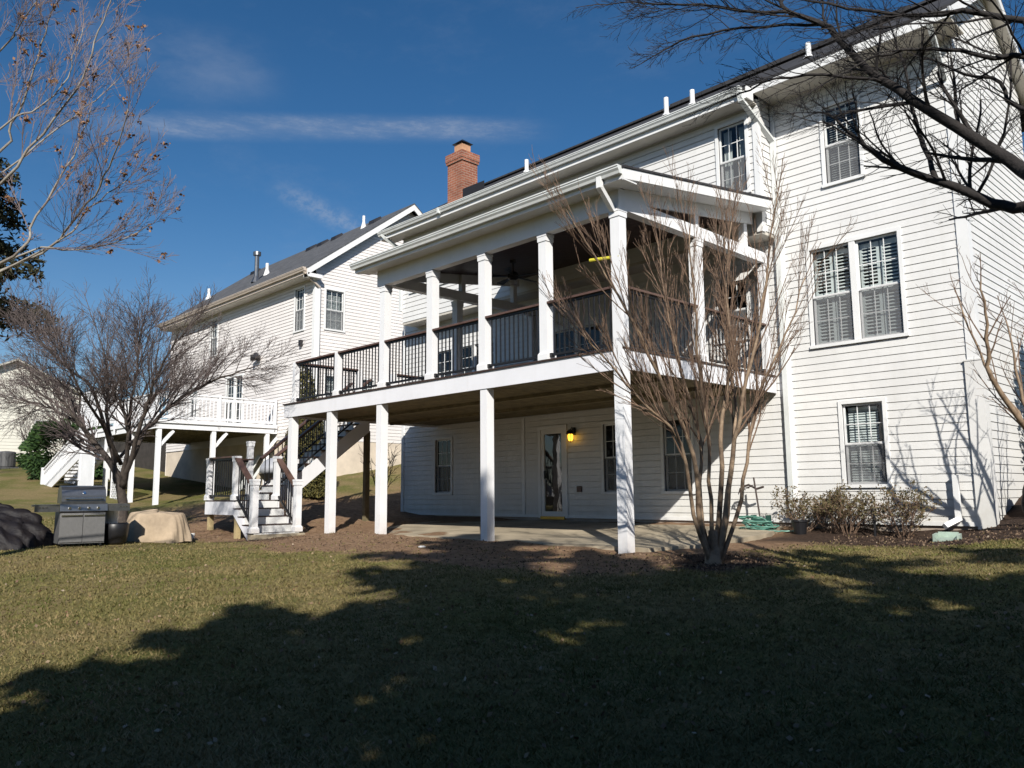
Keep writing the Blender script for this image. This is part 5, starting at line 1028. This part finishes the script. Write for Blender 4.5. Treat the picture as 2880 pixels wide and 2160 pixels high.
# black tarp over a pile
tv = Vector((-10.75, -6.35, 0)); tz = gh(tv.x, tv.y); tr_ = random.Random(3); ph = [tr_.uniform(0, 6.28) for _ in range(8)]
def tarp_fn(t, s):
    ct, st_ = math.cos(t), math.sin(t); k = 1 - s; H_ = .68 + .08 * math.sin(2 * t + ph[0]) + .10 * math.sin(5 * t + ph[1]); rough_ = .05 * math.sin(11 * t + ph[2] + 5 * s) + .05 * math.sin(17 * t + ph[3] - 9 * s) + .03 * math.sin(29 * t + ph[4] + 14 * s) + .03 * math.sin(41 * t - 20 * s)
    z = H_ * (1 - k ** 2.0) ** .75 * (1 + rough_ * .8); rad = (1 + rough_) * (k ** .8); q = tv + Vector((.695, .7185, 0)) * (1.6 * rad * ct) + Vector((.7185, -.695, 0)) * (1.15 * rad * st_); return (q.x, q.y, tz - .06 + z)
blob('tarp_pile', 'heap under a wrinkled black tarp at the left edge beside the grill', 'tarp pile', (tv.x, tv.y, tz), tarp_fn, TARP, 120, 30)
# black pot and white bucket by the grill
q = Vector((-9.2, -4.2, 0)); z = gh(q.x, q.y); mb = MB(); mb.lathe([(.16, 0), (.20, .04), (.235, .25), (.24, .38), (.225, .40), (.20, .385)], (q.x, q.y, z), 22); tag(mb.build('plant_pot', BLACK, base=(q.x, q.y, z), smooth=True), 'large black pot on the ground between the grill and the tan cover', 'pot')
q = Vector((-9.42, -4.22, 0)); z = gh(q.x, q.y); mb = MB(); mb.lathe([(.11, 0), (.125, .02), (.14, .36), (.15, .365), (.15, .40), (.14, .41), (.135, .405)], (q.x, q.y, z + .28), 20); mb.box(q.x - .16, q.x + .16, q.y - .16, q.y + .16, z - .02, z + .279, 1); tag(mb.build('bucket', [TRIM, PTWOOD], base=(q.x, q.y, z)), 'white bucket on a dark crate behind the grill cabinet', 'bucket')
# kettle grill with grey dome on the neighbour's side
q = Vector((-16.4, 2.9, 0)); z = gh(q.x, q.y); dg = thing('kettle_grill', 'grey domed kettle grill beyond the stair landing', 'grill', (q.x, q.y, z)); zt = 1.62
mb = MB(); mb.lathe([(.46, 0), (.44, .18), (.34, .36), (.18, .46), (.03, .48)], (q.x, q.y, zt), 22); mb.build('dome_lid', GREYP, dg, smooth=True)
mb = MB(); mb.lathe([(.12, -.34), (.30, -.24), (.43, -.08), (.48, -.01), (.48, .0)], (q.x, q.y, zt - .02), 22); mb.build('bowl', BLACK, dg)
for k in range(3):
    mb = MB(); t_ = k * 2.1; mb.tube([(q.x + .2 * math.cos(t_), q.y + .2 * math.sin(t_), zt - .25), (q.x + .38 * math.cos(t_), q.y + .38 * math.sin(t_), z)], .02, 6); mb.build('leg', GREYP, dg)
# boards leaning under the neighbour's deck
for k, (x, l) in enumerate(((-22.6, 'wide weathered white board leaning under the neighbouring deck'), (-22.05, 'narrow weathered white board leaning under the neighbouring deck'))):
    mb = MB(); z = gh(x, 4.9); mb.bar((x, 4.7, z), (x + .15, YN - .04, z + 1.35 - .25 * k), .30 - .12 * k, .03, (0, 1, 0)); tag(mb.build('leaning_board', FOUND_N if False else GUTTER, base=(x, 4.7, z)), l, 'board')
# hose, stake with bracket, small pot
hx, hy = -.15, 4.25; hz = gh(hx, hy); ho = thing('garden_hose', 'tangled green garden hose on the mulch by the house wall', 'hose', (hx, hy, hz)); rng = random.Random(17); P = []
for k in range(150):
    a = k * .42; r = .20 + .07 * math.sin(k * .37) + .05 * math.sin(k * .11); P.append((hx + math.cos(a) * r * 1.3 + .05 * math.sin(k), hy - .15 + math.sin(a) * r * .7, hz + .03 + .26 * abs(math.sin(k * .19)) * (.5 + .5 * math.sin(k * .05))))
P += [(hx + .25 + .05 * k, hy - .3 - .10 * math.sin(k * .5), hz + .03) for k in range(14)]
mb = MB(); mb.tube(smooth_path(P, rng, .004, 2), .013, 6); mb.build('hose', HOSE, ho, smooth=True)
mb = MB(); mb.box(hx - .20, hx - .17, hy - .05, hy + .12, hz - .03, hz + .30); mb.box(hx + .10, hx + .13, hy - .05, hy + .12, hz - .03, hz + .30); mb.tube([(hx - .22, hy + .05, hz + .2), (hx + .15, hy + .05, hz + .2)], .035, 10); mb.build('hose_reel', mat('dark_green_reel', (.02, .07, .055), .5), ho)
sx, sy = -.42, 4.5; z = gh(sx, sy); mb = MB(); mb.tube([(sx + .22, sy - .15, z - .1), (sx, sy, z + .98)], .017, 8); mb.tube([(sx - .28, sy + .02, z + .80), (sx - .12, sy + .02, z + .84), (sx + .05, sy, z + .76), (sx + .2, sy, z + .80)], .022, 6); mb.tube([(sx - .28, sy + .02, z + .80), (sx - .33, sy + .02, z + .70), (sx - .24, sy + .02, z + .67)], .015, 6)
for k in range(5): mb.tube([(sx - .3 + k * .03, sy, z + .78), (sx - .36 + k * .08, sy + .03, z + .66 + .04 * k)], .01, 5)
tag(mb.build('garden_stake', mat('rusty_iron', (.07, .05, .045), .8, var=.3), base=(sx, sy, z)), 'rusty leaning garden stake with a crosswise bracket beside the hose', 'stake')
px, py_ = .72, 4.0; z = gh(px, py_); mb = MB(); mb.lathe([(.10, 0), (.13, .22), (.145, .225), (.145, .26), (.125, .26), (.11, .2)], (px, py_, z), 16); tag(mb.build('plant_pot', BLACK, base=(px, py_, z)), 'small black plant pot under the left window shrub', 'pot')
px, py_ = 1.98, 4.1; z = gh(px, py_); mb = MB(); mb.tube([(px, py_, z - .1), (px + .01, py_, z + .45)], .022, 8); mb.lathe([(.05, .40), (.045, .47), (.01, .49)], (px, py_, z), 10); tag(mb.build('path_light', BLACK, base=(px, py_, z)), 'slim black stake light between the two right shrubs', 'light')
# splash block under the drain leader
q = Vector((3.18, 3.85, 0)); z = gh(q.x, q.y); mb = MB(); a0 = Vector((q.x, q.y, z)); dx = Vector((1, .0, 0)); dy = Vector((.25, -1, 0)).normalized(); w, L = .19, .55
p0 = a0 - dy * L / 2; 
def bx_(u0, u1, v0, v1, h0, h1): mb.hexa([p0 + dx * u + dy * v + Vector((0, 0, h)) for (u, v, h) in ((u0, v0, h0), (u1, v0, h0), (u1, v1, h0), (u0, v1, h0), (u0, v0, h1), (u1, v0, h1), (u1, v1, h1), (u0, v1, h1))])
bx_(-w, w, 0, L, -.02, .035); bx_(-w, -w + .04, .002, L - .002, .036, .10); bx_(w - .04, w, .002, L - .002, .036, .10); bx_(-w + .041, w - .041, .002, .05, .036, .12)
tag(mb.build('splash_block', PALEGREEN, base=tuple(a0)), 'pale green plastic splash block on the mulch below the drain pipe', 'splash block')
# dark bag by the right house corner
bq = Vector((4.05, 5.5, 0)); bz = gh(bq.x, bq.y)
def bag_fn(t, s): k = math.sqrt(max(0, 1 - s ** 2.2)) * (1 + .10 * math.sin(5 * t + 4 * s) + .06 * math.sin(9 * t - 7 * s)) + .002; return (bq.x + .22 * k * math.cos(t), bq.y + .3 * k * math.sin(t), bz - .03 + .62 * s + .03 * math.sin(7 * t) * s)
blob('garbage_bag', 'crumpled black bag on the slope just past the right house corner', 'bag', (bq.x, bq.y, bz), bag_fn, TARP, 40, 18)
for k, (x, y, lb) in enumerate(((540, 1503, 'small white cup lying on the soil left of the stairs'), (1187, 1533, 'white scrap on the bare soil in front of the patio'))):
    p = onZ(x, y, .07); z = gh(p.x, p.y); mb = MB(); mb.lathe([(.05, 0), (.065, .12), (.06, .12), (.03, .1)] if k == 0 else [(.06, .005), (.07, .02), (.03, .035)], (p.x, p.y, z), 10); tag(mb.build('paper_cup' if k == 0 else 'paper_scrap', TRIM, base=(p.x, p.y, z)), lb, 'litter')

# ------------------------------------------------------------------ grass and dead leaves
def scatter(n, seed, dmin, dmax, pw):
    r = np.random.RandomState(seed); d = dmin * (dmax / dmin) ** (r.rand(n) ** pw); th = r.uniform(-.64, .70, n); f2 = np.array([c_f.x, c_f.y]); f2 = f2 / np.linalg.norm(f2); r2 = np.array([c_r.x, c_r.y]); r2 = r2 / np.linalg.norm(r2)
    xy = np.array([CAM.x, CAM.y]) + (d * np.cos(th))[:, None] * f2 + (d * np.sin(th))[:, None] * r2
    return xy, d, r
def inpatio(xy):
    return (xy[:, 1] > .1) & (xy[:, 1] < 4.85) & (xy[:, 0] > -9.2) & (xy[:, 0] < 1.4)
def grid_z(xy):                     # bilinear height of the ground sheet itself
    Z = gz.reshape(GX.shape); i = np.clip(np.searchsorted(xs, xy[:, 0]) - 1, 0, len(xs) - 2); j = np.clip(np.searchsorted(ys, xy[:, 1]) - 1, 0, len(ys) - 2)
    u = (xy[:, 0] - xs[i]) / (xs[i + 1] - xs[i]); v = (xy[:, 1] - ys[j]) / (ys[j + 1] - ys[j]); return Z[i, j] * (1 - u) * (1 - v) + Z[i + 1, j] * u * (1 - v) + Z[i, j + 1] * (1 - u) * v + Z[i + 1, j + 1] * u * v
xy, d, r = scatter(330000, 3, 3.3, 24, 1.0)
so_, mu_ = masks(xy[:, 0], xy[:, 1]); keep = (r.rand(len(xy)) > np.maximum(so_ * .94, mu_ * .98)) & ~inpatio(xy) & (xy[:, 1] < 4.7)
tuft = vnoise(xy[:, 0], xy[:, 1], .25, 8) * .6 + vnoise(xy[:, 0], xy[:, 1], .9, 9) * .4; keep &= r.rand(len(xy)) < (.35 + tuft)
xy = xy[keep]; d = d[keep]; n = len(xy); zz = grid_z(xy); a = r.rand(n) * 2 * math.pi; h = r.uniform(.012, .032, n) * (1 + .2 * (d > 9)); w = .0028 + .0011 * d * .6; lean = r.normal(0, .022, (n, 2))
p = np.stack([xy[:, 0], xy[:, 1], zz - .006], 1); sd = np.stack([np.cos(a) * w, np.sin(a) * w, np.zeros(n)], 1); tip = p + np.stack([lean[:, 0], lean[:, 1], h], 1)
stuff(npmesh('grass', np.stack([p - sd, p + sd, tip], 1).reshape(-1, 3), np.arange(3 * n).reshape(n, 3), GRASS), 'short patchy winter grass on the lawn', 'grass')
xy, d, r = scatter(5200, 23, 3.4, 16, .9); so_, mu_ = masks(xy[:, 0], xy[:, 1]); keep = (r.rand(len(xy)) > np.maximum(so_ * .9, mu_)) & ~inpatio(xy) & (xy[:, 1] < 4.5); xy = np.repeat(xy[keep], 11, 0); d = np.repeat(d[keep], 11); n = len(xy)
xy = xy + r.normal(0, .028, (n, 2)); zz = grid_z(xy); a = r.rand(n) * 2 * math.pi; h = r.uniform(.02, .05, n); w = .003 + .0009 * d * .6; lean = r.normal(0, .03, (n, 2)); p = np.stack([xy[:, 0], xy[:, 1], zz - .006], 1); sd = np.stack([np.cos(a) * w, np.sin(a) * w, np.zeros(n)], 1); tip = p + np.stack([lean[:, 0], lean[:, 1], h], 1)
stuff(npmesh('grass_tufts', np.stack([p - sd, p + sd, tip], 1).reshape(-1, 3), np.arange(3 * n).reshape(n, 3), GRASS), 'taller grass tufts scattered over the lawn', 'grass')
xy, d, r = scatter(60000, 33, 7, 21, .8); so_, mu_ = masks(xy[:, 0], xy[:, 1]); keep = (r.rand(len(xy)) < np.maximum(so_ * .22, mu_ * .9)) & ~inpatio(xy) & (xy[:, 1] < 4.8); xy = xy[keep]; zz = grid_z(xy)
stuff(leaf_cloud('bark_chips', np.stack([xy[:, 0], xy[:, 1], zz + .008], 1), .045, CHIP, None, 34, .4), 'bark chips and crumbs on the bare soil and planting bed', 'mulch')
xy, d, r = scatter(2000, 13, 3.6, 22, .7); keep = ~inpatio(xy) & (xy[:, 1] < 4.6); xy = xy[keep]; zz = grid_z(xy)
lo = leaf_cloud('fallen_leaves', np.stack([xy[:, 0], xy[:, 1], zz + .018], 1), .036, LEAF, None, 14, .7); stuff(lo, 'scattered pale dead leaves on the lawn', 'leaves')

# unseen wood added behind the viewer to block the low sky glow
r = np.random.RandomState(77); n = 9000; tt = r.uniform(-1.15, 1.15, n); hh_ = 15 * (1 - r.rand(n) ** 1.6 * .15) * (.72 + .28 * np.sin(tt * 9 + 1) * np.sin(tt * 23)); dist = 42 + r.uniform(-4, 4, n)
ang = math.atan2(-.69, .71) + tt; px_ = CAM.x + dist * np.cos(ang); py2 = CAM.y + dist * np.sin(ang); pz_ = gh_arr(np.stack([px_, py2], 1)) + hh_ * r.rand(n) ** .7
stuff(leaf_cloud('sky_blocking_wood', np.stack([px_, py2, pz_], 1), 1.5, CONIFER, None, 78, .8), 'unseen dark wood added far behind the viewer to block low sky', 'wood')
